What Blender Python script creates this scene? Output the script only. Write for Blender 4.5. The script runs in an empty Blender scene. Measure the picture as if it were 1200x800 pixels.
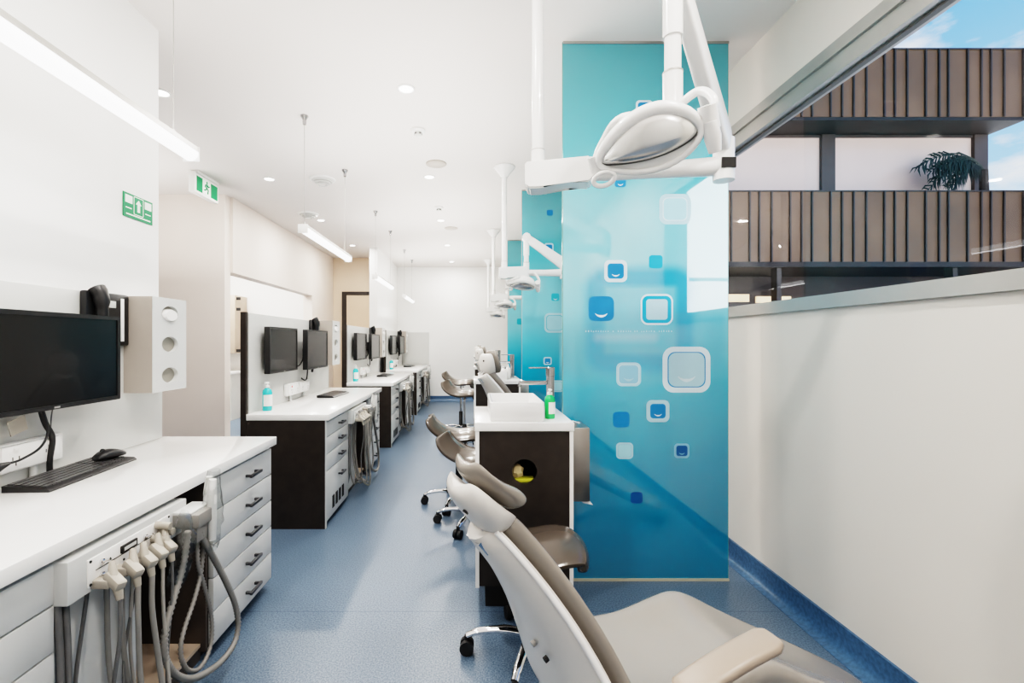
import bpy, bmesh, math, random
from mathutils import Vector, Matrix, noise
random.seed(7)
PI = math.pi
V = Vector
COL = bpy.context.scene.collection
H = 2.93            # ceiling height
XL, XR = -1.65, 1.55
YFAR = 10.45

# ------------------------------------------------------------------ materials
def sock(n, *names):
    for s in names:
        if s in n.inputs: return n.inputs[s]
def mat(name, col, rough=.5, metal=0., var=.03, scale=8., bump=0., coat=0., emit=None, estr=0., alpha=1., trans=0., ior=1.45, bscale=None):
    m = bpy.data.materials.new(name); m.use_nodes = True
    nt = m.node_tree; N = nt.nodes; L = nt.links
    p = N['Principled BSDF']
    tc = N.new('ShaderNodeTexCoord')
    nz = N.new('ShaderNodeTexNoise'); nz.inputs['Scale'].default_value = scale; nz.inputs['Detail'].default_value = 3
    L.new(tc.outputs['Object'], nz.inputs['Vector'])
    rp = N.new('ShaderNodeValToRGB')
    c0 = [max(0, c * (1 - var)) for c in col]; c1 = [min(1, c * (1 + var)) for c in col]
    rp.color_ramp.elements[0].position = .3; rp.color_ramp.elements[1].position = .7
    rp.color_ramp.elements[0].color = (*c0, 1); rp.color_ramp.elements[1].color = (*c1, 1)
    L.new(nz.outputs['Fac'], rp.inputs['Fac']); L.new(rp.outputs['Color'], p.inputs['Base Color'])
    p.inputs['Roughness'].default_value = rough; p.inputs['Metallic'].default_value = metal
    if coat: p.inputs['Coat Weight'].default_value = coat
    if trans: p.inputs['Transmission Weight'].default_value = trans; p.inputs['IOR'].default_value = ior
    if alpha < 1: p.inputs['Alpha'].default_value = alpha
    if emit:
        p.inputs['Emission Color'].default_value = (*emit, 1); p.inputs['Emission Strength'].default_value = estr
    if bump:
        n2 = N.new('ShaderNodeTexNoise'); n2.inputs['Scale'].default_value = bscale or scale * 12
        L.new(tc.outputs['Object'], n2.inputs['Vector'])
        b = N.new('ShaderNodeBump'); b.inputs['Strength'].default_value = bump; b.inputs['Distance'].default_value = .01
        L.new(n2.outputs['Fac'], b.inputs['Height']); L.new(b.outputs['Normal'], p.inputs['Normal'])
    return m

M = {}
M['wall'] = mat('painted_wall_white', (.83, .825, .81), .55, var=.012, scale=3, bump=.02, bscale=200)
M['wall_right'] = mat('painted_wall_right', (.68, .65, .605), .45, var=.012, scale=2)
M['wall_warm_tint'] = mat('wall_warm_light_tint', (.80, .72, .66), .55, var=.015, scale=3)  # pinkish cast of the warm lamps put into the wall colour
M['wall_tan'] = mat('painted_wall_tan', (.74, .60, .47), .55, var=.02, scale=3)
M['ceiling'] = mat('ceiling_paint', (.77, .735, .71), .7, var=.01, scale=2)
M['top'] = mat('white_stone_worktop', (.88, .875, .86), .16, var=.012, scale=6, coat=.2)
M['laminate'] = mat('pale_grey_laminate', (.565, .575, .57), .34, var=.02, scale=5)
M['splash'] = mat('pale_grey_splashback', (.56, .565, .55), .3, var=.02, scale=4)
M['brown'] = mat('dark_brown_laminate', (.036, .029, .025), .42, var=.15, scale=14)
M['gap'] = mat('dark_gap', (.025, .024, .024), .7, var=.1)
M['handle'] = mat('gunmetal_handle', (.10, .10, .105), .35, metal=.7, var=.06)
M['chrome'] = mat('polished_chrome', (.75, .75, .76), .08, metal=1., var=.02)
M['tapchrome'] = mat('satin_chrome', (.42, .42, .43), .14, metal=1., var=.04)
M['steel'] = mat('brushed_steel', (.36, .34, .32), .3, metal=1., var=.1, scale=3)
M['alu'] = mat('window_aluminium', (.42, .41, .39), .42, metal=.55, var=.04)
M['alu_dark'] = mat('window_gasket', (.13, .13, .125), .5, var=.05)
M['black'] = mat('black_plastic', (.018, .018, .019), .38, var=.15, bump=.03, bscale=300)
M['rubber'] = mat('black_rubber', (.02, .02, .021), .6, var=.15)
M['keycap'] = mat('black_keycap', (.075, .075, .076), .30, var=.15)
M['screen'] = mat('dark_screen', (.010, .010, .011), .18, var=.1, coat=.15)
M['white_pl'] = mat('white_plastic', (.84, .835, .82), .3, var=.012)
M['white_enamel'] = mat('white_enamel', (.86, .855, .845), .22, var=.01, coat=.3)
M['cream'] = mat('cream_plastic', (.37, .34, .295), .38, var=.03)
M['greyhose'] = mat('grey_hose', (.25, .242, .228), .42, var=.05, scale=30)
M['palehose'] = mat('pale_hose', (.34, .325, .30), .4, var=.05, scale=30)
M['darkhose'] = mat('dark_grey_tube', (.14, .14, .14), .4, var=.08, scale=30)
M['shell'] = mat('chair_shell_white', (.66, .635, .605), .28, var=.012, coat=.3)
M['shell_edge'] = mat('chair_shell_trim', (.86, .85, .84), .25, var=.01)
M['vinyl'] = mat('taupe_upholstery', (.085, .070, .058), .20, var=.05, scale=5, bump=.02, bscale=260, coat=.3)
M['vinyl_seat'] = mat('silver_taupe_upholstery', (.31, .285, .26), .25, var=.05, scale=3, bump=.02, bscale=260, coat=.3)
M['arm_vinyl'] = mat('beige_arm_pad', (.35, .285, .235), .35, var=.04, scale=6)
M['red'] = mat('red_plastic', (.7, .03, .03), .4)
M['teal'] = mat('teal_liquid_bottle', (.05, .52, .55), .2, var=.05, coat=.4)
M['green_liq'] = mat('green_soap_bottle', (.02, .50, .12), .12, var=.08, coat=.4)
M['label'] = mat('white_paper_label', (.85, .85, .83), .6, var=.02)
M['sign_green'] = mat('sign_green', (.008, .22, .085), .4, var=.04)
M['sign_white'] = mat('sign_white', (.85, .9, .85), .4, var=.01)
M['paper'] = mat('crumpled_paper', (.75, .62, .36), .7, var=.2, scale=30)
M['yellow_bag'] = mat('yellow_green_bag', (.62, .62, .06), .5, var=.15, scale=20)
M['cab_tan'] = mat('tan_cabinet', (.46, .37, .29), .45, var=.04)
M['cab_grey'] = mat('grey_cabinet', (.52, .52, .50), .45, var=.03)
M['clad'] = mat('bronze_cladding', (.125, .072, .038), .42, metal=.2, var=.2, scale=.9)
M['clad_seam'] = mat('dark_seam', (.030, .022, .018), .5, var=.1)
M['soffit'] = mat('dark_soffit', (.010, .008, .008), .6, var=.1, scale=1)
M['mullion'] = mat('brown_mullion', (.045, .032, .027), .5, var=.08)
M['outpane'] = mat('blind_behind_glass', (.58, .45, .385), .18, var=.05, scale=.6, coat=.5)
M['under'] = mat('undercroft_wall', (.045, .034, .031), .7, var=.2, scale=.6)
M['warmglow'] = mat('shop_interior_glow', (.8, .6, .35), .5, var=.3, scale=3, emit=(1, .74, .42), estr=.75)
M['render_white'] = mat('white_render', (.93, .93, .92), .8, var=.02, scale=1)
M['asphalt'] = mat('pale_paving', (.25, .25, .25), .9, var=.1, scale=3)
M['palm'] = mat('palm_leaf', (.012, .022, .014), .6, var=.4, scale=10)
M['trunk'] = mat('palm_trunk', (.03, .025, .02), .9, var=.3, scale=12)
M['tube'] = mat('tube_diffuser', (.95, .95, .95), .4, emit=(1, .985, .97), estr=3.)
M['down'] = mat('downlight_lens', (.95, .95, .95), .4, emit=(1, .95, .88), estr=9.)
M['reflector'] = mat('silver_reflector', (.74, .74, .73), .22, metal=.92, var=.06, scale=14)
M['taupe_side'] = mat('taupe_laminate_side', (.40, .36, .32), .35, var=.02)
M['liner'] = mat('dispenser_liner', (.30, .285, .25), .5, var=.06)
M['vinyl_back'] = mat('taupe_chair_back', (.25, .226, .20), .2, var=.04, scale=5, bump=.02, bscale=260, coat=.3)
M['brown_in'] = mat('brown_cabinet_interior', (.085, .07, .06), .5, var=.1)
M['edge_green'] = mat('glass_edge_green', (.10, .30, .28), .2, var=.1)
M['trimgold'] = mat('pale_aluminium_channel', (.62, .58, .45), .35, metal=.4, var=.05)
M['door_leaf'] = mat('tan_door_leaf', (.72, .56, .42), .4, var=.03, scale=2)

def glassy(name, tint, refl=.08, rough=0.02):
    m = bpy.data.materials.new(name); m.use_nodes = True
    nt = m.node_tree; N = nt.nodes; L = nt.links
    for n in list(N): N.remove(n)
    out = N.new('ShaderNodeOutputMaterial'); t = N.new('ShaderNodeBsdfTransparent'); t.inputs['Color'].default_value = (*tint, 1)
    g = N.new('ShaderNodeBsdfGlossy'); g.inputs['Roughness'].default_value = rough
    lw = N.new('ShaderNodeLayerWeight'); lw.inputs['Blend'].default_value = .5
    pw = N.new('ShaderNodeMath'); pw.operation = 'POWER'; pw.inputs[1].default_value = 4.; L.new(lw.outputs['Facing'], pw.inputs[0])
    fr = N.new('ShaderNodeMath'); fr.operation = 'MULTIPLY_ADD'; fr.inputs[1].default_value = .5; fr.inputs[2].default_value = .018; L.new(pw.outputs[0], fr.inputs[0])
    nz = N.new('ShaderNodeTexNoise'); nz.inputs['Scale'].default_value = 2
    mu = N.new('ShaderNodeMath'); mu.operation = 'MULTIPLY_ADD'; mu.inputs[1].default_value = .01; mu.inputs[2].default_value = refl
    ad = N.new('ShaderNodeMath'); ad.operation = 'ADD'; ad.use_clamp = True
    mx = N.new('ShaderNodeMixShader')
    L.new(nz.outputs['Fac'], mu.inputs[0]); L.new(mu.outputs[0], ad.inputs[0]); L.new(fr.outputs[0], ad.inputs[1])
    L.new(ad.outputs[0], mx.inputs['Fac']); L.new(t.outputs[0], mx.inputs[1]); L.new(g.outputs[0], mx.inputs[2]); L.new(mx.outputs[0], out.inputs['Surface'])
    return m
M['glass'] = glassy('window_glass', (.97, .98, .98), .0)
M['film'] = glassy('clear_plastic_sleeve', (.86, .87, .87), .07, .12)

def floor_material():
    m = bpy.data.materials.new('blue_speckled_vinyl'); m.use_nodes = True
    nt = m.node_tree; N = nt.nodes; L = nt.links; p = N['Principled BSDF']
    tc = N.new('ShaderNodeTexCoord')
    n1 = N.new('ShaderNodeTexNoise'); n1.inputs['Scale'].default_value = 150; n1.inputs['Detail'].default_value = 4
    n2 = N.new('ShaderNodeTexNoise'); n2.inputs['Scale'].default_value = 1.1; n2.inputs['Detail'].default_value = 3
    L.new(tc.outputs['Object'], n1.inputs['Vector']); L.new(tc.outputs['Object'], n2.inputs['Vector'])
    r1 = N.new('ShaderNodeValToRGB'); e = r1.color_ramp.elements
    e[0].position = .36; e[0].color = (.062, .11, .178, 1); e[1].position = .66; e[1].color = (.195, .258, .33, 1)
    L.new(n1.outputs['Fac'], r1.inputs['Fac'])
    mx = N.new('ShaderNodeMix'); mx.data_type = 'RGBA'; mx.blend_type = 'MULTIPLY'; mx.inputs['Factor'].default_value = .35
    L.new(r1.outputs['Color'], mx.inputs['A']); L.new(n2.outputs['Fac'], mx.inputs['B'])
    # seams every 2 m across the room
    sp = N.new('ShaderNodeSeparateXYZ'); L.new(tc.outputs['Object'], sp.inputs[0])
    a = N.new('ShaderNodeMath'); a.operation = 'ADD'; a.inputs[1].default_value = 4 - 2.3; L.new(sp.outputs['Y'], a.inputs[0])
    md = N.new('ShaderNodeMath'); md.operation = 'MODULO'; md.inputs[1].default_value = 2.; L.new(a.outputs[0], md.inputs[0])
    lt = N.new('ShaderNodeMath'); lt.operation = 'LESS_THAN'; lt.inputs[1].default_value = .005; L.new(md.outputs[0], lt.inputs[0])
    m2 = N.new('ShaderNodeMix'); m2.data_type = 'RGBA'; L.new(lt.outputs[0], m2.inputs['Factor'])
    L.new(mx.outputs['Result'], m2.inputs['A']); m2.inputs['B'].default_value = (.055, .09, .15, 1)
    L.new(m2.outputs['Result'], p.inputs['Base Color'])
    p.inputs['Roughness'].default_value = .33
    b = N.new('ShaderNodeBump'); b.inputs['Strength'].default_value = .06; b.inputs['Distance'].default_value = .004
    L.new(n1.outputs['Fac'], b.inputs['Height']); L.new(b.outputs['Normal'], p.inputs['Normal'])
    return m
M['floor'] = floor_material()
M['skirt'] = mat('blue_coved_vinyl', (.060, .125, .22), .35, var=.25, scale=60)

def panel_material(blur=True):
    """back-printed glossy glass: teal to deep blue gradient with a soft rounded square printed in it"""
    m = bpy.data.materials.new('printed_blue_glass'); m.use_nodes = True
    nt = m.node_tree; N = nt.nodes; L = nt.links; p = N['Principled BSDF']
    tc = N.new('ShaderNodeTexCoord'); sp = N.new('ShaderNodeSeparateXYZ'); L.new(tc.outputs['Object'], sp.inputs[0])
    def math_(op, a, b=None, c=None):
        n = N.new('ShaderNodeMath'); n.operation = op
        for i, s in enumerate((a, b, c)):
            if s is None: continue
            if isinstance(s, (int, float)): n.inputs[i].default_value = s
            else: L.new(s, n.inputs[i])
        return n.outputs[0]
    z = math_('DIVIDE', sp.outputs['Z'], H)
    nz = N.new('ShaderNodeTexNoise'); nz.inputs['Scale'].default_value = 1.6; nz.inputs['Detail'].default_value = 1
    L.new(tc.outputs['Object'], nz.inputs['Vector'])
    z2 = math_('ADD', z, math_('MULTIPLY', math_('SUBTRACT', nz.outputs['Fac'], .5), .16))
    r = N.new('ShaderNodeValToRGB'); cr = r.color_ramp
    stops = [(0., (.0, .20, .35)), (.2, (.003, .265, .455)), (.34, (.02, .38, .57)), (.46, (.14, .54, .68)), (.56, (.27, .65, .76)), (.68, (.22, .60, .71)), (.78, (.11, .48, .58)), (1., (.055, .375, .45))]
    cr.elements[0].position = 0; cr.elements[0].color = (*stops[0][1], 1)
    cr.elements[1].position = 1; cr.elements[1].color = (*stops[-1][1], 1)
    for pos, c in stops[1:-1]:
        e = cr.elements.new(pos); e.color = (*c, 1)
    L.new(z2, r.inputs['Fac']); colour = r.outputs['Color']
    if blur:
        def rbox(cx, cz, hx, hz, rad):
            qx = math_('MAXIMUM', math_('SUBTRACT', math_('ABSOLUTE', math_('SUBTRACT', sp.outputs['X'], cx)), hx - rad), 0.)
            qz = math_('MAXIMUM', math_('SUBTRACT', math_('ABSOLUTE', math_('SUBTRACT', sp.outputs['Z'], cz)), hz - rad), 0.)
            return math_('SUBTRACT', math_('SQRT', math_('ADD', math_('MULTIPLY', qx, qx), math_('MULTIPLY', qz, qz))), rad)
        def smooth(d, a, b):
            n = N.new('ShaderNodeMapRange'); n.interpolation_type = 'SMOOTHSTEP'
            n.inputs['From Min'].default_value = a; n.inputs['From Max'].default_value = b
            n.inputs['To Min'].default_value = 1; n.inputs['To Max'].default_value = 0
            L.new(d, n.inputs['Value']); return n.outputs['Result']
        d = rbox(.42, 1.415, .31, .30, .13)
        ring = math_('MULTIPLY', smooth(d, -.05, .03), math_('SUBTRACT', 1., smooth(d, -.16, -.09)))
        mx = N.new('ShaderNodeMix'); mx.data_type = 'RGBA'; L.new(math_('MULTIPLY', ring, .9), mx.inputs['Factor'])
        L.new(colour, mx.inputs['A']); mx.inputs['B'].default_value = (.012, .34, .58, 1); colour = mx.outputs['Result']
        for cx, cz, hx, hz, f in ((.34, 1.325, .17, .022, .3), (.80, 1.30, .075, .15, .5)):
            d = rbox(cx, cz, hx, hz, .02)
            mx = N.new('ShaderNodeMix'); mx.data_type = 'RGBA'; L.new(math_('MULTIPLY', smooth(d, -.03, .03), f), mx.inputs['Factor'])
            L.new(colour, mx.inputs['A']); mx.inputs['B'].default_value = (.55, .74, .82, 1) if hz < .1 else (.06, .40, .60, 1); colour = mx.outputs['Result']
    L.new(colour, p.inputs['Base Color'])
    p.inputs['Roughness'].default_value = .6; p.inputs['Specular IOR Level'].default_value = .0
    g = N.new('ShaderNodeBsdfGlossy'); g.inputs['Roughness'].default_value = .015
    ms = N.new('ShaderNodeMixShader')
    lw = N.new('ShaderNodeFresnel'); lw.inputs['IOR'].default_value = 1.5
    L.new(math_('ADD', lw.outputs['Fac'], .15), ms.inputs['Fac'])
    L.new(p.outputs[0], ms.inputs[1]); L.new(g.outputs[0], ms.inputs[2]); L.new(ms.outputs[0], N['Material Output'].inputs['Surface'])
    return m
M['panel'] = panel_material(True)
M['panel_plain'] = panel_material(False)
def printm(name, c): return mat(name, c, .35, var=.02, scale=20)
M['pr_white'] = printm('print_white', (.66, .80, .86)); M['pr_pale'] = printm('print_pale', (.42, .64, .73)); M['pr_grey'] = printm('print_grey_blue', (.25, .50, .66))
M['pr_blue'] = printm('print_blue', (.008, .21, .50)); M['pr_dark'] = printm('print_dark_blue', (.004, .105, .30)); M['pr_cyan'] = printm('print_cyan', (.012, .36, .60))
M['pr_faint'] = printm('print_faint', (.36, .66, .76)); M['pr_smile'] = printm('print_smile', (.80, .90, .95)); M['pr_teal'] = printm('print_teal', (.02, .42, .56))

# ------------------------------------------------------------------ mesh builder
class MB:
    def __init__(s): s.bm = bmesh.new()
    def _mark(s): return set(s.bm.faces)
    def _set(s, before, mi):
        if mi:
            for f in s.bm.faces:
                if f not in before: f.material_index = mi
    def box(s, x0, y0, z0, x1, y1, z1, bev=0., mi=0, M4=None, seg=2):
        b = s._mark() if mi else None
        x0, x1 = sorted((x0, x1)); y0, y1 = sorted((y0, y1)); z0, z1 = sorted((z0, z1))
        vs = bmesh.ops.create_cube(s.bm, size=1)['verts']
        for v in vs: v.co = V((x0 + (v.co.x + .5) * (x1 - x0), y0 + (v.co.y + .5) * (y1 - y0), z0 + (v.co.z + .5) * (z1 - z0)))
        if M4: 
            for v in vs: v.co = M4 @ v.co
        if bev:
            es = {e for v in vs for e in v.link_edges}
            bmesh.ops.bevel(s.bm, geom=list(es), offset=bev, segments=seg, affect='EDGES', profile=.5)
        if mi: s._set(b, mi)
        return s
    def ring(s, pts): return [s.bm.verts.new(p) for p in pts]
    def bridge(s, a, b, mi=0, closed=True):
        n = len(a)
        for i in range(n if closed else n - 1):
            j = (i + 1) % n
            f = s.bm.faces.new((a[i], a[j], b[j], b[i])); f.material_index = mi
    def cap(s, r, mi=0, flip=False):
        f = s.bm.faces.new(r[::-1] if flip else r); f.material_index = mi
    def loft(s, secs, mi=0, caps=True, closed_path=False):
        rs = [s.ring(q) for q in secs]
        for a, b in zip(rs, rs[1:]): s.bridge(a, b, mi)
        if closed_path: s.bridge(rs[-1], rs[0], mi)
        elif caps: s.cap(rs[0], mi, True); s.cap(rs[-1], mi)
        return s
    def tube(s, pts, r, n=8, mi=0, closed=False, caps=True, flat=None):
        pts = [V(p) for p in pts]; k = len(pts); secs = []; up = None
        for i, p in enumerate(pts):
            a = pts[(i - 1) % k] if (closed or i) else p; b = pts[(i + 1) % k] if (closed or i < k - 1) else p
            t = (b - a)
            if t.length < 1e-9: t = V((0, 0, 1))
            t.normalize()
            if up is None:
                up = V((0, 0, 1)) if abs(t.z) < .9 else V((1, 0, 0))
            u = (up - t * up.dot(t)); 
            if u.length < 1e-6: u = t.orthogonal()
            u.normalize(); w = t.cross(u); up = u
            rr = r[i] if isinstance(r, (list, tuple)) else r
            fl = flat or 1.
            secs.append([p + (u * math.cos(2 * PI * j / n) * fl + w * math.sin(2 * PI * j / n)) * rr for j in range(n)])
        return s.loft(secs, mi, caps, closed)
    def lathe(s, prof, n=20, mi=0, M4=None, caps=True):
        secs = []
        for r, z in prof:
            q = [V((max(r, 1e-4) * math.cos(2 * PI * j / n), max(r, 1e-4) * math.sin(2 * PI * j / n), z)) for j in range(n)]
            secs.append([M4 @ p for p in q] if M4 else q)
        return s.loft(secs, mi, caps)
    def cyl(s, a, b, r, n=16, mi=0, r2=None): return s.tube([a, b], [r, r if r2 is None else r2], n, mi)
    def ball(s, c, rx, ry=None, rz=None, n=14, mi=0):
        ry = ry or rx; rz = rz or rx; c = V(c); secs = []; m = max(6, n // 2)
        for i in range(m + 1):
            a = PI * i / m; sr = max(math.sin(a), .004)
            secs.append([c + V((rx * sr * math.cos(2 * PI * j / n), ry * sr * math.sin(2 * PI * j / n), -rz * math.cos(a))) for j in range(n)])
        return s.loft(secs, mi)
    def prism(s, poly, ext, mi=0):
        """poly: list of 3D points; ext: vector"""
        e = V(ext); a = s.ring([V(p) for p in poly]); b = s.ring([V(p) + e for p in poly])
        s.bridge(a, b, mi); s.cap(a, mi, True); s.cap(b, mi); return s
    def sheet(s, fn, nu, nv, thick=None, mi=0):
        """closed slab between fn(u,v) top and fn2 bottom"""
        T = [[s.bm.verts.new(fn(i / nu, j / nv)[0]) for j in range(nv + 1)] for i in range(nu + 1)]
        B = [[s.bm.verts.new(fn(i / nu, j / nv)[1]) for j in range(nv + 1)] for i in range(nu + 1)]
        def q(*vs):
            f = s.bm.faces.new(vs); f.material_index = mi
        for i in range(nu):
            for j in range(nv):
                q(T[i][j], T[i + 1][j], T[i + 1][j + 1], T[i][j + 1]); q(B[i][j], B[i][j + 1], B[i + 1][j + 1], B[i + 1][j])
        for i in range(nu):
            q(T[i][0], B[i][0], B[i + 1][0], T[i + 1][0]); q(T[i][nv], T[i + 1][nv], B[i + 1][nv], B[i][nv])
        for j in range(nv):
            q(T[0][j], T[0][j + 1], B[0][j + 1], B[0][j]); q(T[nu][j], B[nu][j], B[nu][j + 1], T[nu][j + 1])
        return s
    def xform(s, M4):
        for v in s.bm.verts: v.co = M4 @ v.co
        return s
    def build(s, name, mats, parent=None, ang=38, kind=None, subsurf=0):
        me = bpy.data.meshes.new(name); bmesh.ops.recalc_face_normals(s.bm, faces=s.bm.faces[:]); s.bm.to_mesh(me); s.bm.free()
        for x in (mats if isinstance(mats, (list, tuple)) else [mats]): me.materials.append(M[x])
        me.polygons.foreach_set('use_smooth', [True] * len(me.polygons))
        if ang: me.set_sharp_from_angle(angle=math.radians(ang))
        o = bpy.data.objects.new(name, me); COL.objects.link(o)
        if parent: o.parent = parent
        if kind: o['kind'] = kind
        if subsurf:
            sm = o.modifiers.new('smooth', 'SUBSURF'); sm.levels = sm.render_levels = subsurf
        return o
def bx(*a, **k): return MB().box(*a, **k)
def thing(name, label, cat, loc=(0, 0, 0), rz=0., group=None):
    o = bpy.data.objects.new(name, None); COL.objects.link(o); o.empty_display_size = .1
    o.location = loc; o.rotation_euler = (0, 0, rz); return tag(o, label, cat, group)
def tag(o, label, cat, group=None):
    o['label'] = label; o['category'] = cat
    if group: o['group'] = group
    return o
def struct(name, mb, m, parent=None, **k):
    o = mb.build(name, m, parent, **k)
    if not parent: o['kind'] = 'structure'
    return o
def dup(root, loc, label, rz=None, group=None):
    r = root.copy(); COL.objects.link(r); r.location = loc; r['label'] = label
    if rz is not None: r.rotation_euler = (0, 0, rz)
    if group: r['group'] = group
    for ch in root.children:
        c = ch.copy(); COL.objects.link(c); c.parent = r
        for g in ch.children:
            d = g.copy(); COL.objects.link(d); d.parent = c
    return r
def cr(pts, n=8, closed=False):
    """Catmull-Rom through points"""
    P = [V(p) for p in pts]; k = len(P); out = []
    for i in range(k if closed else k - 1):
        p1, p2 = P[i], P[(i + 1) % k]; p0 = P[(i - 1) % k] if (closed or i) else p1 * 2 - p2; p3 = P[(i + 2) % k] if (closed or i < k - 2) else p2 * 2 - p1
        for j in range(n):
            t = j / n
            out.append(.5 * ((2 * p1) + (p2 - p0) * t + (2 * p0 - 5 * p1 + 4 * p2 - p3) * t * t + (3 * p1 - p0 - 3 * p2 + p3) * t ** 3))
    if not closed: out.append(P[-1])
    return out
def evenly(pts, step):
    out = [pts[0]]; acc = 0.
    for a, b in zip(pts, pts[1:]):
        d = (b - a).length; 
        if d < 1e-9: continue
        t = step - acc
        while t <= d:
            out.append(a + (b - a) * (t / d)); t += step
        acc = d - (t - step)
    return out
def rrect(cx, cy, hx, hy, r, n=6):
    q = []
    for k, (sx, sy) in enumerate(((1, 1), (-1, 1), (-1, -1), (1, -1))):
        for i in range(n + 1):
            a = (k + i / n) * PI / 2
            q.append((cx + sx * (hx - r) + r * math.cos(a), cy + sy * (hy - r) + r * math.sin(a)))
    return q
def sup(a, e):      # superellipse helper
    c, s_ = math.cos(a), math.sin(a)
    return math.copysign(abs(c) ** e, c), math.copysign(abs(s_) ** e, s_)
NTH = ['nearest', 'second', 'third', 'farthest']

# ------------------------------------------------------------------ setting
struct('floor', bx(-5.2, -2, -.08, 1.75, YFAR + .1, 0), 'floor')
struct('ceiling', bx(-5.2, -2, H, 1.9, YFAR + .1, H + .08), 'ceiling')
struct('wall_left', bx(XL - .14, -2, 0, XL, 2.51, H), 'wall')
struct('wall_left_far', bx(XL - .14, 8.28, 0, XL, YFAR, H), 'wall')
struct('wall_far', bx(XL - .14, YFAR, 0, 1.75, YFAR + .1, H), 'wall')
struct('wall_back', bx(-5.2, -2.1, 0, 1.75, -2, H), 'wall')
struct('wall_outer_left', bx(-5.2, -2, 0, -5.1, YFAR, H), 'wall')
struct('wall_alcove', bx(-5.1, 5.3, 0, -2.75, 5.42, H), 'wall_warm_tint')
mb = MB(); x0, x1 = -2.87, -2.72     # corridor wall with an opening (one connected outline, extruded)
poly = [(5.42, 2.08), (8.1, 2.08), (8.1, 0), (9.4, 0), (9.4, H), (5.42, H)]
mb.prism([(x0, y, z) for y, z in poly], (x1 - x0, 0, 0))
struct('wall_corridor', mb, 'wall_warm_tint')
struct('wall_corridor_end', bx(-5.1, 9.32, 0, XL - .14, 9.42, H), 'wall_tan')
struct('wall_side_room', bx(-5.1, 8.45, 0, -2.87, 8.55, H), 'wall')
# right wall, window opening y 1.30..3.62, z 1.45..2.57
WY0, WY1, WZ0, WZ1 = 1.30, 3.62, 1.45, 2.57
mb = MB(); o_ = [(-2, 0), (YFAR, 0), (YFAR, H), (-2, H)]; i_ = [(WY0, WZ0), (WY1, WZ0), (WY1, WZ1), (WY0, WZ1)]
R = []
for x in (XR, XR + .2):
    R.append((mb.ring([(x, y, z) for y, z in o_]), mb.ring([(x, y, z) for y, z in i_])))
for (a, b) in R: mb.bridge(a, b)
mb.bridge(R[0][0], R[1][0]); mb.bridge(R[0][1], R[1][1])
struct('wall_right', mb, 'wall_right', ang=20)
# window_1: frame, sill and pane
mb = MB()
mb.box(XR - .015, WY0, 2.52, XR + .10, WY1, WZ1 + .005)
mb.box(XR + .0, WY0, 2.445, XR + .09, WY1, 2.52)
mb.box(XR - .02, WY0, WZ0 - .005, XR + .10, WY1, WZ0 + .055)
mb.box(XR - .0, WY0, WZ0, XR + .09, WY0 + .04, WZ1); mb.box(XR, WY1 - .04, WZ0, XR + .09, WY1, WZ1)
w = struct('window_1', mb, 'alu')
bx(XR + .035, WY0 + .04, 2.435, XR + .06, WY1 - .04, 2.447).build('gasket', 'alu_dark', w)
mb = MB(); mb.cap(mb.ring([V((XR + .05, y, z)) for y, z in ((WY0 + .02, WZ0 + .03), (WY1 - .02, WZ0 + .03), (WY1 - .02, 2.46), (WY0 + .02, 2.46))])); mb.build('pane', 'glass', w)
# coved skirtings
def skirt(name, pts_fn, flip=1):
    mb = MB(); prof = [(0, .115), (.012, .115), (.012, .05), (.02, .025), (.035, .009), (.06, .002), (.06, 0), (0, 0)]
    mb.loft([[pts_fn(e, d, z) for d, z in prof] for e in (0, 1)]); return struct(name, mb, 'skirt', ang=60)
skirt('baseboard_right', lambda e, d, z: V((XR - d, (-2, YFAR)[e], z)))
skirt('baseboard_far', lambda e, d, z: V(((XL, XR)[e], YFAR - d, z)))
skirt('baseboard_left_far', lambda e, d, z: V((XL + d, (8.28, YFAR)[e], z)))
skirt('baseboard_corridor', lambda e, d, z: V((x1 + d, (8.1, 9.32)[e], z)))
# door at the end of the corridor
mb = MB(); mb.prism([(-2.545, 9.29, 0), (-2.545, 9.29, 2.27), (-1.75, 9.29, 2.27), (-1.75, 9.29, 0), (-1.84, 9.29, 0), (-1.84, 9.29, 2.20), (-2.455, 9.29, 2.20), (-2.455, 9.29, 0)], (0, .05, 0))
d = struct('door_1', mb, 'brown')
lf = bx(-2.455, 9.30, .01, -1.84, 9.318, 2.20).build('door_leaf', 'door_leaf', d)
MB().tube([(-1.90, 9.30, 1.0), (-1.90, 9.255, 1.0), (-2.02, 9.255, 1.0)], .009).build('lever_handle', 'chrome', lf)
# cupboards glimpsed through the opening
t = thing('wall_cupboard', 'tan wall cupboard glimpsed through the opening behind the second workstation', 'cupboard', (-4.5, 8.18, 1.1))
bx(-.55, -.16, 0, .51, .27, .98, bev=.004).build('carcass', 'cab_tan', t)
for i, z in enumerate((.9, .72, .02)):
    bx(.51, -.12, z, .575, -.09, z + .05, bev=.004).build('hinge', 'black', t)
t = thing('base_cupboard', 'grey base cupboard with white top seen through the opening', 'cupboard', (-4.5, 8.05, 0))
bx(-.55, -.2, .0, .53, .35, .76).build('carcass', 'cab_grey', t)
bx(-.57, -.23, .76, .55, .35, .80, bev=.004).build('counter_top', 'top', t)

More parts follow.
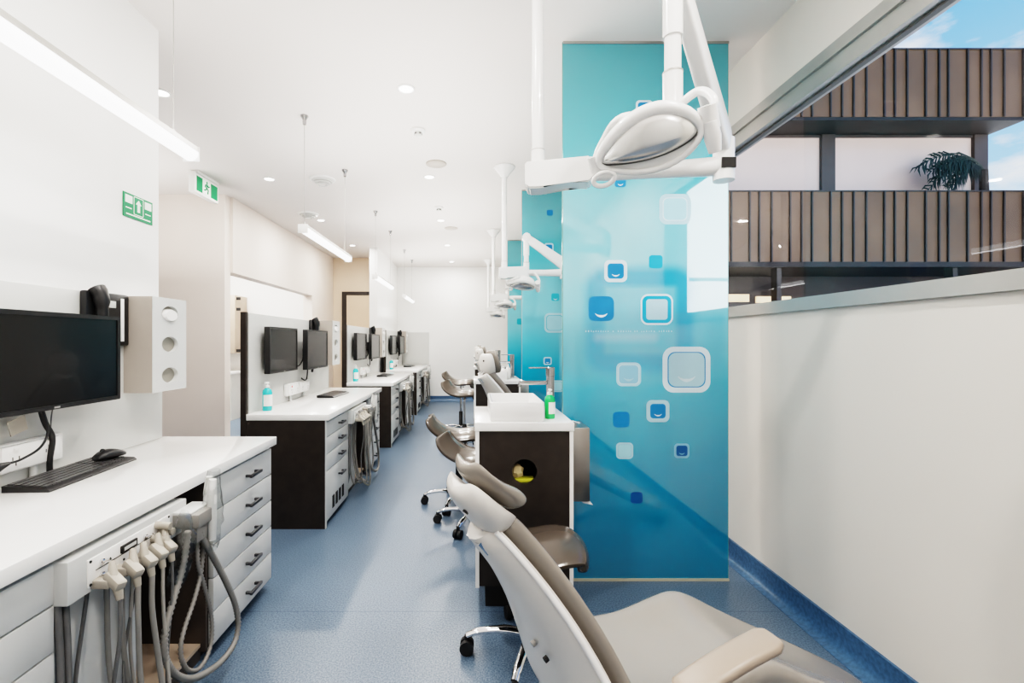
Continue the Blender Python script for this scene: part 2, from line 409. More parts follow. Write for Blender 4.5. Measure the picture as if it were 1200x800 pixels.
# ------------------------------------------------------------------ neighbouring building outside
nb = thing('neighbour_building', 'brown metal clad neighbouring building outside the window', 'building', (0, 10, 0))
seam = [-.26, .38, .5, 1.0]
def clad(name, z0, z1, xr, y0=0., yd=.5):
    b = bx(1.9, y0, z0, xr, y0 + yd, z1).build(name, 'clad', nb)
    xs = [37, 85, 110, 142, 190, 220, 247, 295, 325, 355, 388, 435, 462, 494, 542, 577, 601, 651, 687, 712, 746, 796]
    xs = [(840 + v / 2.222 - 554) / 56. for v in xs]
    dd = [.386, .2, .257, .386, .24, .217]; x = xs[0]
    k = 0
    while x > 2.3: x -= dd[k % 6]; xs.append(x); k += 1
    x = max(xs)
    while x < xr - .3: x += dd[k % 6]; xs.append(x); k += 1
    for x in xs:
        if 1.9 < x < xr - .02: bx(x - .015, y0 - .035, z0, x + .015, y0 + .01, z1 + .015).build('standing_seam', 'clad_seam', b)
    bx(1.9, y0 - .02, z1, xr + .02, y0 + yd, z1 + .03).build('parapet_cap', 'clad_seam', b)
    return b
clad('upper_cladding', 6.0, 7.40, 11.58)
clad('lower_cladding', 2.97, 4.43, 14.)
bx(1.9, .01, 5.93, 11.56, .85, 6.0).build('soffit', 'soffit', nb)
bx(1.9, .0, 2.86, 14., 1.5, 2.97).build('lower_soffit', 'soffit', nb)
YW = .74
bx(1.9, YW - .02, 5.88, 11.55, YW + .2, 5.95).build('window_head', 'mullion', nb)
for x in (4.0, 7.955, 11.37): bx(x - .15, YW - .06, 4.3, x + .15, YW + .16, 5.95).build('mullion', 'mullion', nb)
for xa, xb in ((1.9, 3.85), (4.15, 7.805), (8.105, 11.22)):
    p_ = bx(xa, YW + .02, 4.3, xb, YW + .06, 5.90).build('window_pane', 'outpane', nb)
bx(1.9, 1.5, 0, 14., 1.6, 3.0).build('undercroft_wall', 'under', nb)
for xa, xb, za, zb in ((4.6, 6.62, 2.25, 2.43), (6.8, 7.62, 2.23, 2.38), (8.1, 9.3, 2.2, 2.3)): bx(xa, 1.44, za, xb, 1.5, zb).build('shopfront_light_band', 'warmglow', nb)
bx(1.9, .2, 2.05, 14., .26, 2.10).build('rail', 'clad_seam', nb)
for x in (2.6, 6.48, 10.2, 13.): bx(x - .05, .1, 0, x + .05, .3, 2.9).build('column', 'clad_seam', nb)
tag(MB().tube([(11.45, 9.62, 3.16), (11.68, 9.60, 3.18)], .06).tube([(11.56, 9.6, 3.16), (11.56, 9.98, 3.16)], .02).build('reflection_cylinder', 'white_pl'), 'small white cylinder outside standing in for a light reflected in the window', 'reflection')  # cylinder added to imitate a light reflected in the window glass
# palm between the balustrade and the upper windows
pt = thing('palm_tree', 'dark palm fronds drooping before the upper window outside', 'palm', (10.95, 10.24, 2.97))
mb = MB(); mb.tube([(0, 0, 0), (.02, 0, 1.0), (0, 0, 2.0)], [.11, .09, .07], 9); mb.build('trunk', 'trunk', pt)
rr = random.Random(3)
for k in range(11):
    a = PI + (k - 5) * .17 * (1.15); ln = rr.uniform(1.1, 1.55); el = rr.uniform(.25, 1.05)
    mb = MB(); spine = []
    for i in range(9):
        s_ = i / 8; spine.append(V((math.cos(a) * ln * s_ * math.cos(el * (1 - s_)) * .9, math.sin(a) * .12 * s_, 2. + ln * (math.sin(el) * s_ - .75 * s_ * s_))))
    mb.tube(spine, [.018 - .0016 * i for i in range(9)], 5)
    for i in range(1, 9):
        for e in (0, .5):
            if i == 8 and e: continue
            p0 = spine[i] if not e else (spine[i] + spine[min(i + 1, 8)]) / 2
            for sd in (-1, 1):
                L_ = .42 * (1 - .4 * abs(i / 8 - .45)); q = p0 + V((-.12 * L_ - rr.uniform(0, .12), sd * .08, -L_ * rr.uniform(.7, 1.05) if sd < 0 else L_ * rr.uniform(-.5, .25)))
                mid = (p0 + q) / 2 + V((-.03, 0, .04))
                mb.tube([p0, mid, q], [.012, .016, .002], 4)
    mb.build('frond', 'palm', pt)
# bright rendered building across the street behind the camera (seen mirrored in the glass panel)
wb = thing('white_building', 'white rendered building across the street mirrored in the blue glass', 'building', (11.5, -10, 0))
bx(-4.6, -4, 0, 8, 0, 9).build('wall', 'render_white', wb)
bx(-4.7, -4, 9, 8, .1, 9.2).build('parapet', 'render_white', wb)
bx(-4.62, 0, 3.25, 8, .03, 3.33).build('string_course', 'alu', wb)
o = bx(-30, -30, -.3, 40, 40, -.1).build('ground_outside', 'asphalt'); o['kind'] = 'structure'

# ------------------------------------------------------------------ workstations
FX = [-1.065, -1.02, -.995, -.985]; Y0 = [.64, 3.34, 5.88, 8.47]
NDR = [(0., .58), (1.32, 1.89)]
def handle(parent, yc, z, x=0., w=.115):
    mb = MB(); a, b = yc - w / 2, yc + w / 2
    mb.box(x + .022, a, z - .007, x + .034, b, z + .007, bev=.002)
    mb.box(x - .001, a + .006, z - .006, x + .024, a + .018, z + .006); mb.box(x - .001, b - .018, z - .006, x + .024, b - .006, z + .006)
    return mb.build('handle', 'handle', parent)
def drawer_unit(name, label, y0, y1, zs, end_panel, vents):
    t = thing(name, label, 'drawer unit', group='drawer units under the worktops')
    bx(-.54, 0.004, .06, -.024, y1 - y0 - .004, .745).build('carcass', 'gap', t)
    bx(-.54, 0.004, 0, -.06, y1 - y0 - .004, .06).build('plinth', 'gap', t)
    if end_panel:
        bx(-.551, -.028, 0.0, -.004, 0.003, .752).build('end_panel', 'brown', t)
        bx(-.004, -.028, 0.0, .0, 0.002, .752).build('edge_strip', 'laminate', t)
    for za, zb in zip(zs, zs[1:]):
        d = bx(-.022, .004, zb + .0025, 0, y1 - y0 - .004, za - .0025, bev=.0015).build('drawer', 'laminate', t)
        big = (za - zb) > .25
        handle(d, (y1 - y0) * .58, (za - .09) if big else (za + zb) / 2)
        if big:
            for i in range(4):
                yy = .13 + .085 * i
                bx(-.004, yy, zb + .05, .003, yy + .05, zb + .14, bev=.001).build('vent_slot', 'gap', d)
    return t
zs5 = [.737 - .137 * i for i in range(6)]; zs4 = [.737, .63, .51, .39, .04]
near0 = drawer_unit('drawer_unit', 'pale grey drawer unit at the near left edge beside the nearest hoses', 0, .58, zs4[:4] + [.24, .05], False, False)
near0.location = (FX[0], Y0[0], 0)
far0 = drawer_unit('drawer_unit', 'grey five-drawer unit at the far end of the nearest workstation', 1.32, 1.89, zs5, False, False)
far0.location = (FX[0], Y0[0] + 1.32, 0)
near1 = drawer_unit('drawer_unit', 'dark-sided drawer unit with vent slots at the near end of the second workstation', 0, .58, zs4, True, True)
near1.location = (FX[1], Y0[1], 0)
for k in (2, 3): dup(near1, (FX[k], Y0[k], 0), 'dark-sided drawer unit with vent slots at the near end of the %s workstation' % NTH[k])
for k in (1, 2, 3): dup(far0, (FX[k], Y0[k] + 1.32, 0), 'grey five-drawer unit at the far end of the %s workstation' % NTH[k])
# worktops
def top_mb(y0, y1, xb): return bx(xb, y0, .752, .022, y1, .795, bev=.004)
for k in range(4):
    o = top_mb(-.03 if k else -.3, 1.905, -.551 if k else -.584).build('worktop', 'top'); o.location = (FX[k], Y0[k], 0)
    tag(o, ('long white worktop of the workstation nearest the camera', 'white worktop of the second workstation from the camera', 'white worktop of the third workstation along the left', 'white worktop of the farthest workstation by the end wall')[k], 'worktop', 'white worktops')
# splashbacks
o = bx(-.584, -.6, .7955, -.572, 1.88, 1.512, bev=.001).build('splashback', 'splash'); o.location = (FX[0], Y0[0], 0)
tag(o, 'pale grey splashback panel on the left wall behind the nearest monitor', 'splashback', 'grey splashback panels')
for k in (1, 2, 3):
    t = thing('partition_panel', 'dark-edged free-standing grey panel behind the %s workstation' % NTH[k], 'partition panel', (FX[k], Y0[k], 0), group='partition panels')
    bx(-.59, 0, 0, -.554, 1.85, 1.50).build('core', 'brown', t)
    bx(-.554, .0, .7955, -.545, 1.85, 1.50).build('face_panel', 'splash', t)
    bx(-.59, -.03, 0, -.552, 0, 1.505).build('edge_panel', 'brown', t)
o = bx(XL + .012, YFAR - .014, .7955, FX[3] + .03, YFAR - .002, 1.50).build('splashback', 'splash')
tag(o, 'pale grey splashback on the far end wall beside the farthest workstation', 'splashback', 'grey splashback panels')

# instrument delivery units -----------------------------------------------------
def fr(px, py, X, k=0):      # pixel of the photo -> local point on the plane x = X of workstation k
    d = X * 560. / (px - 554.)
    return V((X - FX[k], d - Y0[k] - .58, 1.3 - (py - 400) * d / 560.))
def z3(v): return [(60 + a / 3.635, 580 + b / 3.635) for a, b in v]
du = thing('instrument_unit', 'dental instrument unit with looped grey hoses on the nearest workstation', 'instrument unit', (FX[0], Y0[0] + .58, 0), group='instrument units')
W = .74
mb = MB()   # open carcass: back, floor, sides
mb.box(-.54, .004, .04, -.52, W - .004, .745); mb.box(-.54, .004, .04, -.05, .02, .745); mb.box(-.54, W - .02, .04, -.02, W - .004, .745); mb.box(-.54, .004, .0, -.05, W - .004, .06)
mb.box(-.53, .335, .05, -.05, .35, .745)
mb.build('carcass', 'brown_in', du)
bx(-.515, .352, .061, -.04, W - .022, .075).build('shelf', 'cab_tan', du)
bx(-.045, .012, .05, -.03, .335, .735, bev=.001).build('door', 'laminate', du)
bd = bx(-.03, -.005, .625, .035, .50, .737, bev=.003).build('control_board', 'laminate', du)
fp = bx(.034, .055, .64, .039, .40, .715, bev=.001).build('face_plate', 'white_pl', bd)
bx(.0385, .075, .676, .0405, .40, .6785).build('stripe', 'black', fp) if False else None
bx(.0385, .08, .677, .0402, .39, .679).build('line_mark', 'black', bd)
bx(.039, .17, .682, .046, .235, .704, bev=.002).build('gauge', 'black', bd)
bx(.0455, .178, .688, .047, .227, .698).build('gauge_dial', 'laminate', bd)
for y, z in ((.062, .709), (.062, .647), (.392, .709)): MB().cyl((.038, y, z), (.041, y, z), .004, 8).build('screw', 'gap', bd)
for y, z in ((.10, .657), (.10, .693), (.275, .690)):
    MB().cyl((.038, y, z), (.045, y, z), .008, 10).tube([(.044, y, z), (.062, y + .004, z + .006)], [.003, .0045], 8).build('toggle_switch', 'chrome', bd)
for y in (.15, .185, .22): MB().cyl((.038, y, .660), (.0405, y, .660), .0035, 8).build('indicator', 'gap', bd)
for y, z in ((.33, .705), (.345, .682), (.31, .668)): MB().cyl((.036, y, z), (.085, y, z - .004), .012, 12).build('valve_knob', 'cream', bd)
# instrument holders with handpieces
def holder(y, s=1.):
    mb = MB(); 
    mb.box(.03, y - .022 * s, .630, .085, y + .022 * s, .655, bev=.006)
    mb.box(.06, y - .020 * s, .640, .12, y + .020 * s, .668, bev=.008, M4=Matrix.Translation((.08, y, .65)) @ Matrix.Rotation(math.radians(28), 4, 'Y') @ Matrix.Rotation(math.radians(-18), 4, 'Z') @ Matrix.Translation((-.08, -y, -.65)))
    return mb.build('instrument_holder', 'cream', du)
HY = (.085, .155, .215, .265, .31)
for y in HY: holder(y, .8)
for y, tilt in zip(HY, (.0, .01, -.005, .012, .0)):
    MB().tube([(.065, y + tilt + .02, .690), (.082, y + tilt, .66), (.10, y - .005, .628), (.106, y - .006, .600)], [.008, .013, .012, .009], 10).build('handpiece', 'cream', du)
def hose(name, pts, r, m, n=8, step=None):
    mb = MB(); mb.tube(cr(pts, 8), r, n); return mb.build(name, m, du, ang=80)
XH = FX[0] + .10
hoses = [  # (start y, lowest z, run along y, x bow, radius, material)
    (HY[0], .12, -.02, .085, .0055, 'darkhose'), (HY[1], .09, .05, .10, .0075, 'greyhose'), (HY[2], .05, .05, .115, .008, 'greyhose'), (HY[3], .07, .02, .11, .0055, 'palehose'), (HY[4], .13, -.07, .10, .0045, 'darkhose')]
for y, zb, dy, xb, r, m in hoses:
    hose('instrument_hose', [(.106, y - .006, .605), (.108, y - .008, .5), (xb, y + dy * .25, .33), (xb + .01, y + dy * .65, .15), (xb, y + dy * .95, zb), (.07, y + dy * 1.15, zb + .012), (.02, y + dy * 1.1, .13), (-.01, y + dy * .8, .33), (-.012, y + .03, .6)], r, m)
for y in (.005, .028): hose('supply_tube', [(.0, y, .63), (.006, y + .003, .4), (.0, y - .004, .2), (-.04, y, .05)], .009, 'darkhose')
# suction bracket, handpieces and corrugated hoses
bk = MB(); bk.box(.03, .42, .655, .125, .535, .705, bev=.006); bk.box(.055, .43, .60, .115, .50, .66, bev=.01); bk.build('suction_bracket', 'greyhose', du)
bx(.03, .42, .70, .10, .54, .712, bev=.004).build('bracket_cap', 'laminate', du)
for y, x in ((.515, .118), (.55, .085)):
    MB().tube([(x, y, .58), (x, y, .66), (x, y, .74), (x + .004, y, .80)], [.013, .016, .0165, .012], 12).build('suction_handpiece', 'white_pl', du)
def sleeve(pts, radii, seed):
    mb = MB(); secs = []; rs_ = random.Random(seed)
    for (p, r) in zip(cr(pts, 4), cr([(q, 0, 0) for q in radii], 4)):
        secs.append([p + V((math.cos(2 * PI * j / 12) * r.x * rs_.uniform(.7, 1.2), math.sin(2 * PI * j / 12) * r.x * rs_.uniform(.75, 1.2), rs_.uniform(-.003, .003))) for j in range(12)])
    mb.loft(secs, caps=False); return mb.build('plastic_sleeve', 'film', du, ang=20)
sleeve([(.118, .52, .545), (.115, .525, .62), (.112, .528, .72), (.115, .53, .83)], [.018, .032, .034, .02], 1)
sleeve([(.10, .375, .735), (.105, .37, .66), (.10, .36, .58), (.09, .35, .50)], [.012, .036, .034, .026], 2)
def corrugated(pts2, X, r):
    P = evenly(cr([fr(px, py, X) for px, py in z3(pts2)], 14), .0075)
    mb = MB(); mb.tube(P, [r * (1.04 if i % 2 else .70) for i in range(len(P))], 10); return mb.build('suction_hose', 'greyhose', du, ang=80)
corrugated([(632, 150), (648, 190), (690, 262), (750, 380), (785, 470), (796, 560), (775, 640), (720, 712), (650, 762), (590, 783), (530, 765), (490, 705), (481, 630), (492, 550), (522, 440), (558, 320), (578, 200), (582, 150)], FX[0] + .105, .0118)
corrugated([(655, 130), (648, 230), (636, 340), (608, 450), (570, 560), (552, 640), (556, 700), (582, 744), (622, 744), (660, 695), (684, 610), (680, 500), (650, 380), (625, 290), (622, 170)], FX[0] + .08, .0085)
for k in (1, 2, 3): dup(du, (FX[k], Y0[k] + .58, 0), 'dental instrument unit with looped grey hoses on the %s workstation' % NTH[k])

# monitors -----------------------------------------------------------------------
def monitor(label, w, h):
    t = thing('monitor', label, 'monitor', group='wall-mounted monitors')
    mb = MB(); o_ = rrect(w / 2, h / 2, w / 2, h / 2, .006, 3); i_ = rrect(w / 2, h / 2, w / 2 - .016, h / 2 - .016, .002, 3)
    a = mb.ring([(0, y, z) for y, z in o_]); b = mb.ring([(.042, y, z) for y, z in o_]); c = mb.ring([(.042, y, z) for y, z in i_]); d = mb.ring([(.037, y, z) for y, z in i_])
    mb.cap(a, 0, True); mb.bridge(a, b); mb.bridge(b, c); mb.bridge(c, d); mb.cap(d)
    mb.build('housing', 'black', t)
    bx(.036, .015, .017, .0385, w - .015, h - .015).build('screen', 'screen', t)
    bx(.042, w / 2 - .012, .004, .0428, w / 2 + .012, .010).build('badge', 'alu', t)
    mb = MB(); mb.box(-.03, w / 2 - .06, h / 2 - .06, .002, w / 2 + .06, h / 2 + .06, bev=.004); mb.box(-.068 if w > .6 else -.032, w / 2 - .04, h / 2 - .05, -.02, w / 2 + .04, h / 2 + .05); mb.build('wall_bracket', 'black', t)
    return t
m0 = monitor('large black monitor mounted on the left wall above the nearest keyboard', .63, .355)
m0.location = (FX[0] - .503, Y0[0] + .80, 1.052)
m1 = monitor('black monitor at the near end of the panel over the second workstation', .555, .35); m1.location = (FX[1] - .512, Y0[1] + .17, 1.06)
m2 = monitor('black monitor beside the phone over the second workstation', .58, .355); m2.location = (FX[1] - .470, Y0[1] + .85, 1.05)
bx(-.074, .22, .12, -.028, .36, .24).build('bracket_arm', 'black', m2)
for k in (2, 3):
    dup(m1, (FX[k] - .512, Y0[k] + .17, 1.06), 'black monitor at the near end of the panel over the %s workstation' % NTH[k])
    dup(m2, (FX[k] - .470, Y0[k] + .85, 1.05), 'black monitor beside the phone over the %s workstation' % NTH[k])
# keyboard and mouse -----------------------------------------------------------
kb = thing('keyboard', 'black keyboard on the nearest white worktop', 'keyboard', group='keyboards')
mb = MB(); P = [(-.075, .0), (-.075, .022), (.07, .012), (.08, .004), (.08, 0)]
mb.prism([(x, 0, z) for x, z in P], (0, .445, 0)); mb.build('base', 'black', kb)
mb = MB()
for r_ in range(6):
    y = .010
    xk = -.066 + r_ * .0215; zt = .022 - (r_ + .5) * .0016
    ws = [.0178] * 24 if r_ != 5 else [.026, .018, .022, .11, .022, .018, .022, .026] + [.0178] * 8
    for i, w_ in enumerate(ws):
        if y + w_ > .437: break
        mb.box(xk, y + .0012, zt - .004, xk + .0185, y + w_ - .0012, zt + .0045, bev=0)
        y += w_ + (.006 if i in (15, 19) else 0)
mb.build('keycaps', 'keycap', kb)
kb.location = (FX[0] - .43, Y0[0] + .955, .7955)
kr = -.05; kb.rotation_euler.z = kr * -1
for k in (1, 2, 3): dup(kb, (FX[k] - .30, Y0[k] + .93, .7955), 'black keyboard on the white worktop of the %s workstation' % NTH[k], -.05)
ms = thing('mouse', 'black computer mouse resting on the nearest keyboard', 'mouse')
mb = MB(); secs = []
for i in range(11):
    u = i / 10; w_ = .034 * math.sin(PI * (.10 + .80 * u)) ** .5; h_ = .040 * math.sin(PI * (.12 + .76 * u)) ** .7 * (1 - .15 * u)
    secs.append([V((w_ * sup(a, .8)[0], -.058 + .116 * u, max(0, h_ * .5 + h_ * .5 * sup(a, .8)[1]))) for a in [2 * PI * j / 16 for j in range(16)]])
mb.loft(secs); mb.build('body', 'black', ms, ang=60)
MB().cyl((-.004, -.030, .036), (.004, -.030, .036), .008, 12).build('scroll_wheel', 'rubber', ms)
ms.location = (FX[0] - .44, Y0[0] + 1.34, .8185); ms.rotation_euler = (0, .02, -.25)

# phones -----------------------------------------------------------------------
ph = thing('desk_phone', 'black wall phone partly behind the nearest monitor', 'phone', group='wall phones')
Rt = Matrix.Rotation(math.radians(0), 4, 'Y')
bx(0, 0, 0, .030, .25, .235, bev=.008).build('body', 'black', ph)
mb = MB(); mb.tube(cr([(.038, .050, .005), (.052, .050, .035), (.058, .050, .12), (.056, .048, .205), (.036, .046, .245)], 4), [.030] * 3 + [.028] * 4 + [.023] * 4 + [.030] * 3 + [.034] * 3, 12)
mb.build('handset', 'black', ph)
bx(.0295, .105, .17, .032, .165, .20, bev=.001).build('display', 'splash', ph)
bx(.0295, .195, .02, .032, .215, .215, bev=.001).build('label_strip', 'label', ph)
for r_ in range(4):
    for c_ in range(3): bx(.029, .105 + .024 * c_, .035 + .022 * r_, .033, .122 + .024 * c_, .049 + .022 * r_, bev=.001).build('key', 'keycap', ph)
ph.location = (FX[0] - .571, Y0[0] + 1.345, 1.28); ph.rotation_euler = (0, 0, 0)
for k in (1, 2, 3): dup(ph, (FX[k] - .544, Y0[k] + 1.22, 1.275), 'black wall phone behind the monitor of the %s workstation' % NTH[k])
# cup and glove dispensers with three round openings ------------------------------
gb = thing('glove_dispenser', 'pale grey dispenser box with three round holes on the nearest splashback', 'dispenser', group='glove dispensers')
def holed_plate(mb, y0, y1, z0, z1, x, holes, depth=.03, mi=0, n=24, sq=1.):
    """plate at x facing +x with round holes stacked in z, one hole per cell"""
    k = len(holes)
    for i, (cy, cz, r) in enumerate(holes):
        za = z0 + (z1 - z0) * i / k; zb = z0 + (z1 - z0) * (i + 1) / k
        outer, inner = [], []
        for j in range(n):
            a = 2 * PI * (j + .5) / n; c, s_ = math.cos(a), math.sin(a)
            t_ = 1e9
            if abs(c) > 1e-6: t_ = min(t_, ((y1 - cy) if c > 0 else (y0 - cy)) / c)
            if abs(s_) > 1e-6: t_ = min(t_, ((zb - cz) if s_ > 0 else (za - cz)) / s_)
            outer.append(V((x, cy + c * t_, cz + s_ * t_))); inner.append(V((x, cy + c * r, cz + s_ * r * sq)))
        # snap nearest outer points to the corners
        for Y in (y0, y1):
            for Z in (za, zb):
                q = min(outer, key=lambda p: (p.y - Y) ** 2 + (p.z - Z) ** 2); q.y = Y; q.z = Z
        A = mb.ring(outer); B = mb.ring(inner); C = mb.ring([p - V((depth, 0, 0)) for p in inner])
        mb.bridge(A, B, mi); mb.bridge(B, C, mi)
gh, gw, gd = .455, .265, .135
mb = MB(); holed_plate(mb, 0, gw, 0, gh, gd, [(gw / 2, gh * (1 / 6 + i / 3), .064) for i in range(3)], .02, sq=.60)
mb.box(0, 0, 0, gd - .001, .008, gh, mi=1); mb.box(0, gw - .008, 0, gd - .001, gw, gh, mi=1); mb.box(0, .008, 0, gd - .001, gw - .008, .008); mb.box(0, .008, gh - .008, gd - .001, gw - .008, gh)
mb.build('housing', ['laminate', 'taupe_side'], gb, ang=25)
mb = MB(); mb.box(.02, .012, .012, gd - .021, gw - .012, gh - .012); mb.build('liner', 'liner', gb)
mb = MB(); mb.xform(Matrix()).loft([[V((x_, gw / 2 - .004 + r_ * math.cos(a), gh * 5 / 6 - .008 + r_ * .58 * math.sin(a))) for a in [2 * PI * j / 20 for j in range(20)]] for x_, r_ in ((gd - .0205, .050), (gd + .004, .050), (gd + .012, .044))]); mb.build('paper_cup', 'white_pl', gb)
gb.location = (FX[0] - .572, Y0[0] + 1.60, 1.058)
for k in (1, 2, 3): dup(gb, (FX[k] - .544, Y0[k] + 1.53, 1.058), 'pale grey dispenser box with three round holes by the %s workstation' % NTH[k])
# power outlets --------------------------------------------------------------------
po = thing('power_outlet', 'white power outlet rail with a black plug under the nearest monitor', 'power outlet', group='power outlet rails')
bx(0, 0, 0, .028, .53, .10, bev=.003).build('trunking', 'white_pl', po)
for i, y in enumerate((.02, .275)):
    pl = bx(.027, y, .006, .04, y + .23, .094, bev=.004).build('face_plate', 'white_enamel', po)
    for s_ in (.05, .18):
        bx(.0395, y + s_ - .008, .068, .043, y + s_ + .008, .084, bev=.001).build('rocker_switch', 'white_pl' if (i, s_) != (0, .05) else 'red', pl)
        for dy_, dz in ((-.012, .012), (.012, .012), (0, -.008)): bx(.0395, y + s_ + dy_ - .002, .036 + dz - .006, .0405, y + s_ + dy_ + .002, .036 + dz + .006).build('socket_slot', 'gap', pl)
for y in (.10, .42): MB().cyl((.014, y, -.048), (.014, y, .003), .012, 12).build('support_foot', 'laminate', po)
po.location = (FX[0] - .571, Y0[0] + .705, .844)
for k in (1, 2, 3): dup(po, (FX[k] - .544, Y0[k] + .62, .844), 'white power outlet rail on the panel of the %s workstation' % NTH[k])
# plug with cord and monitor cables
t = thing('power_plug', 'black plug with its cord in the white outlet rail', 'plug', (FX[0] - .53, Y0[0] + .885, .884))
MB().tube([(-.002, 0, 0), (.03, .0, .0), (.045, .02, .002), (.045, .05, .006), (.042, .075, .008)], [.022, .024, .02, .011, .006], 12).build('plug_body', 'black', t)
MB().tube(cr([(.042, .075, .008), (.04, .12, .010), (.042, .19, .035), (.03, .235, .085), (.01, .235, .16)], 8), .0042, 8).build('cord', 'black', t)
t = thing('cable_bundle', 'thick black cable dropping from the nearest monitor to the desk grommet', 'cable', (FX[0] - .528, Y0[0] + 1.16, .797))
MB().tube(cr([(0, .0, .002), (0, .0, .06), (.005, .005, .14), (.0, -.02, .20), (-.012, -.03, .27)], 6), .010, 10).build('sheath', 'black', t)
MB().tube(cr([(-.025, .05, .28), (-.02, .03, .22), (-.015, .02, .16)], 5), .0025, 6).build('thin_wire', 'darkhose', t)
bx(-.006, -.10, .205, -.003, -.035, .258, M4=Matrix.Translation((0, 0, 0)) @ Matrix.Rotation(.25, 4, 'X')).build('cable_tag', 'cream', t)
o = MB().lathe([(.034, 0), (.034, .002), (.030, .003), (.029, .0005)], 20).build('cable_grommet', 'splash'); o.location = (FX[0] - .487, Y0[0] + 1.225, .7955)
tag(o, 'round grey cable grommet in the nearest worktop', 'grommet')
o = None
for k in (1, 2, 3):
    t_ = thing('cable_bundle', 'black cables hanging under the monitors of the %s workstation' % NTH[k], 'cable', (FX[k] - .500, Y0[k] + 1.0, .955), group='monitor cables')
    MB().tube(cr([(0, -.10, .02), (.012, -.06, .0), (.012, .0, .01), (.012, .02, .10), (.0, .02, .16)], 6), .006, 8).build('cord', 'black', t_)
    MB().tube(cr([(0, .18, .06), (.01, .165, .10), (.004, .17, .16)], 6), .012, 8).build('connector', 'black', t_)
    MB().tube(cr([(0.01, -.30, .15), (.012, -.20, .135), (.012, -.10, .19), (.01, -.085, .28)], 6), .006, 8).build('loop', 'black', t_)
# sanitiser bottles ---------------------------------------------------------------
def pump_bottle(name, label, m, h, r, group):
    t = thing(name, label, 'bottle', group=group)
    MB().lathe([(r * .9, 0), (r, .006), (r, h * .62), (r * .85, h * .70), (r * .42, h * .76), (r * .40, h * .78)], 18).build('body', m, t)
    b = MB().lathe([(r * .5, h * .775), (r * .5, h * .85), (r * .22, h * .86), (r * .22, h * .93)], 14); b.box(-r * .3, -r * 1.0, h * .92, r * .3, r * .4, h * .965, bev=.003); b.build('pump', 'white_pl', t)
    mb = MB(); a0, a1 = -PI * .62, .62 * 0 + PI * .12
    pts = [(math.cos(a0 + (a1 - a0) * i / 8), math.sin(a0 + (a1 - a0) * i / 8)) for i in range(9)]
    mb.prism([(c * (r + .0012), s_ * (r + .0012), h * .16) for c, s_ in pts] + [(c * (r - .001), s_ * (r - .001), h * .16) for c, s_ in pts[::-1]], (0, 0, h * .38)); mb.build('label_sticker', 'label', t)
    return t
tb = pump_bottle('sanitiser_bottle', 'teal sanitiser pump bottle on the second workstation', 'teal', .215, .034, 'teal sanitiser bottles')
tb.location = (FX[1] - .485, Y0[1] + .16, .7955)
for k in (2, 3): dup(tb, (FX[k] - .485, Y0[k] + .16, .7955), 'teal sanitiser pump bottle on the %s workstation' % NTH[k])

# ------------------------------------------------------------------ glass panels
def smile_arc(cx, cz, w, y=-.0016, th=.18):
    up, lo = [], []
    for i in range(11):
        a = -PI * .5 + (i / 10 - .5) * 1.75; t_ = th * w * (1 - abs(i / 10 - .5) * 1.7) * .5 + .0006
        up.append((cx + math.cos(a) * (w * .62 - t_), y, cz + w * .42 + math.sin(a) * (w * .62 - t_))); lo.append((cx + math.cos(a) * (w * .62 + t_), y, cz + w * .42 + math.sin(a) * (w * .62 + t_)))
    return up + lo[::-1]
def emblem(parent, cx, cz, out, ring=None, inn=None, inner=None, line=None, smile=None):
    """out: outer half size, ring material; inn: inner half size and material; line: thin outline material"""
    hx = out; hz = out * .96; y = -.0005
    base = ring or inner
    mb = MB(); mb.prism([(x, .0005, z) for x, z in rrect(cx, cz, hx, hz, out * .46)], (0, -.0010, 0))
    o = mb.build('printed_square', base, parent)
    if ring and inner:
        if line:
            mb = MB(); mb.prism([(x, 0, z) for x, z in rrect(cx, cz, inn * 1.05 + .001, inn * .98 + .001, inn * .42)], (0, -.0009, 0)); mb.build('outline', line, o)
        mb = MB(); mb.prism([(x, -.0003, z) for x, z in rrect(cx, cz, inn, inn * .94, inn * .40)], (0, -.0009, 0)); mb.build('inner_square', inner, o)
    if smile:
        w_ = (inn if ring else out)
        mb = MB(); mb.prism(smile_arc(cx, cz - w_ * .40, w_ * 1.0, -.0012), (0, -.0006, 0)); mb.build('smile', smile, o)
    return o
PY = [2.6, 5.14, 7.68]; PX0 = [.492, .53, .56]
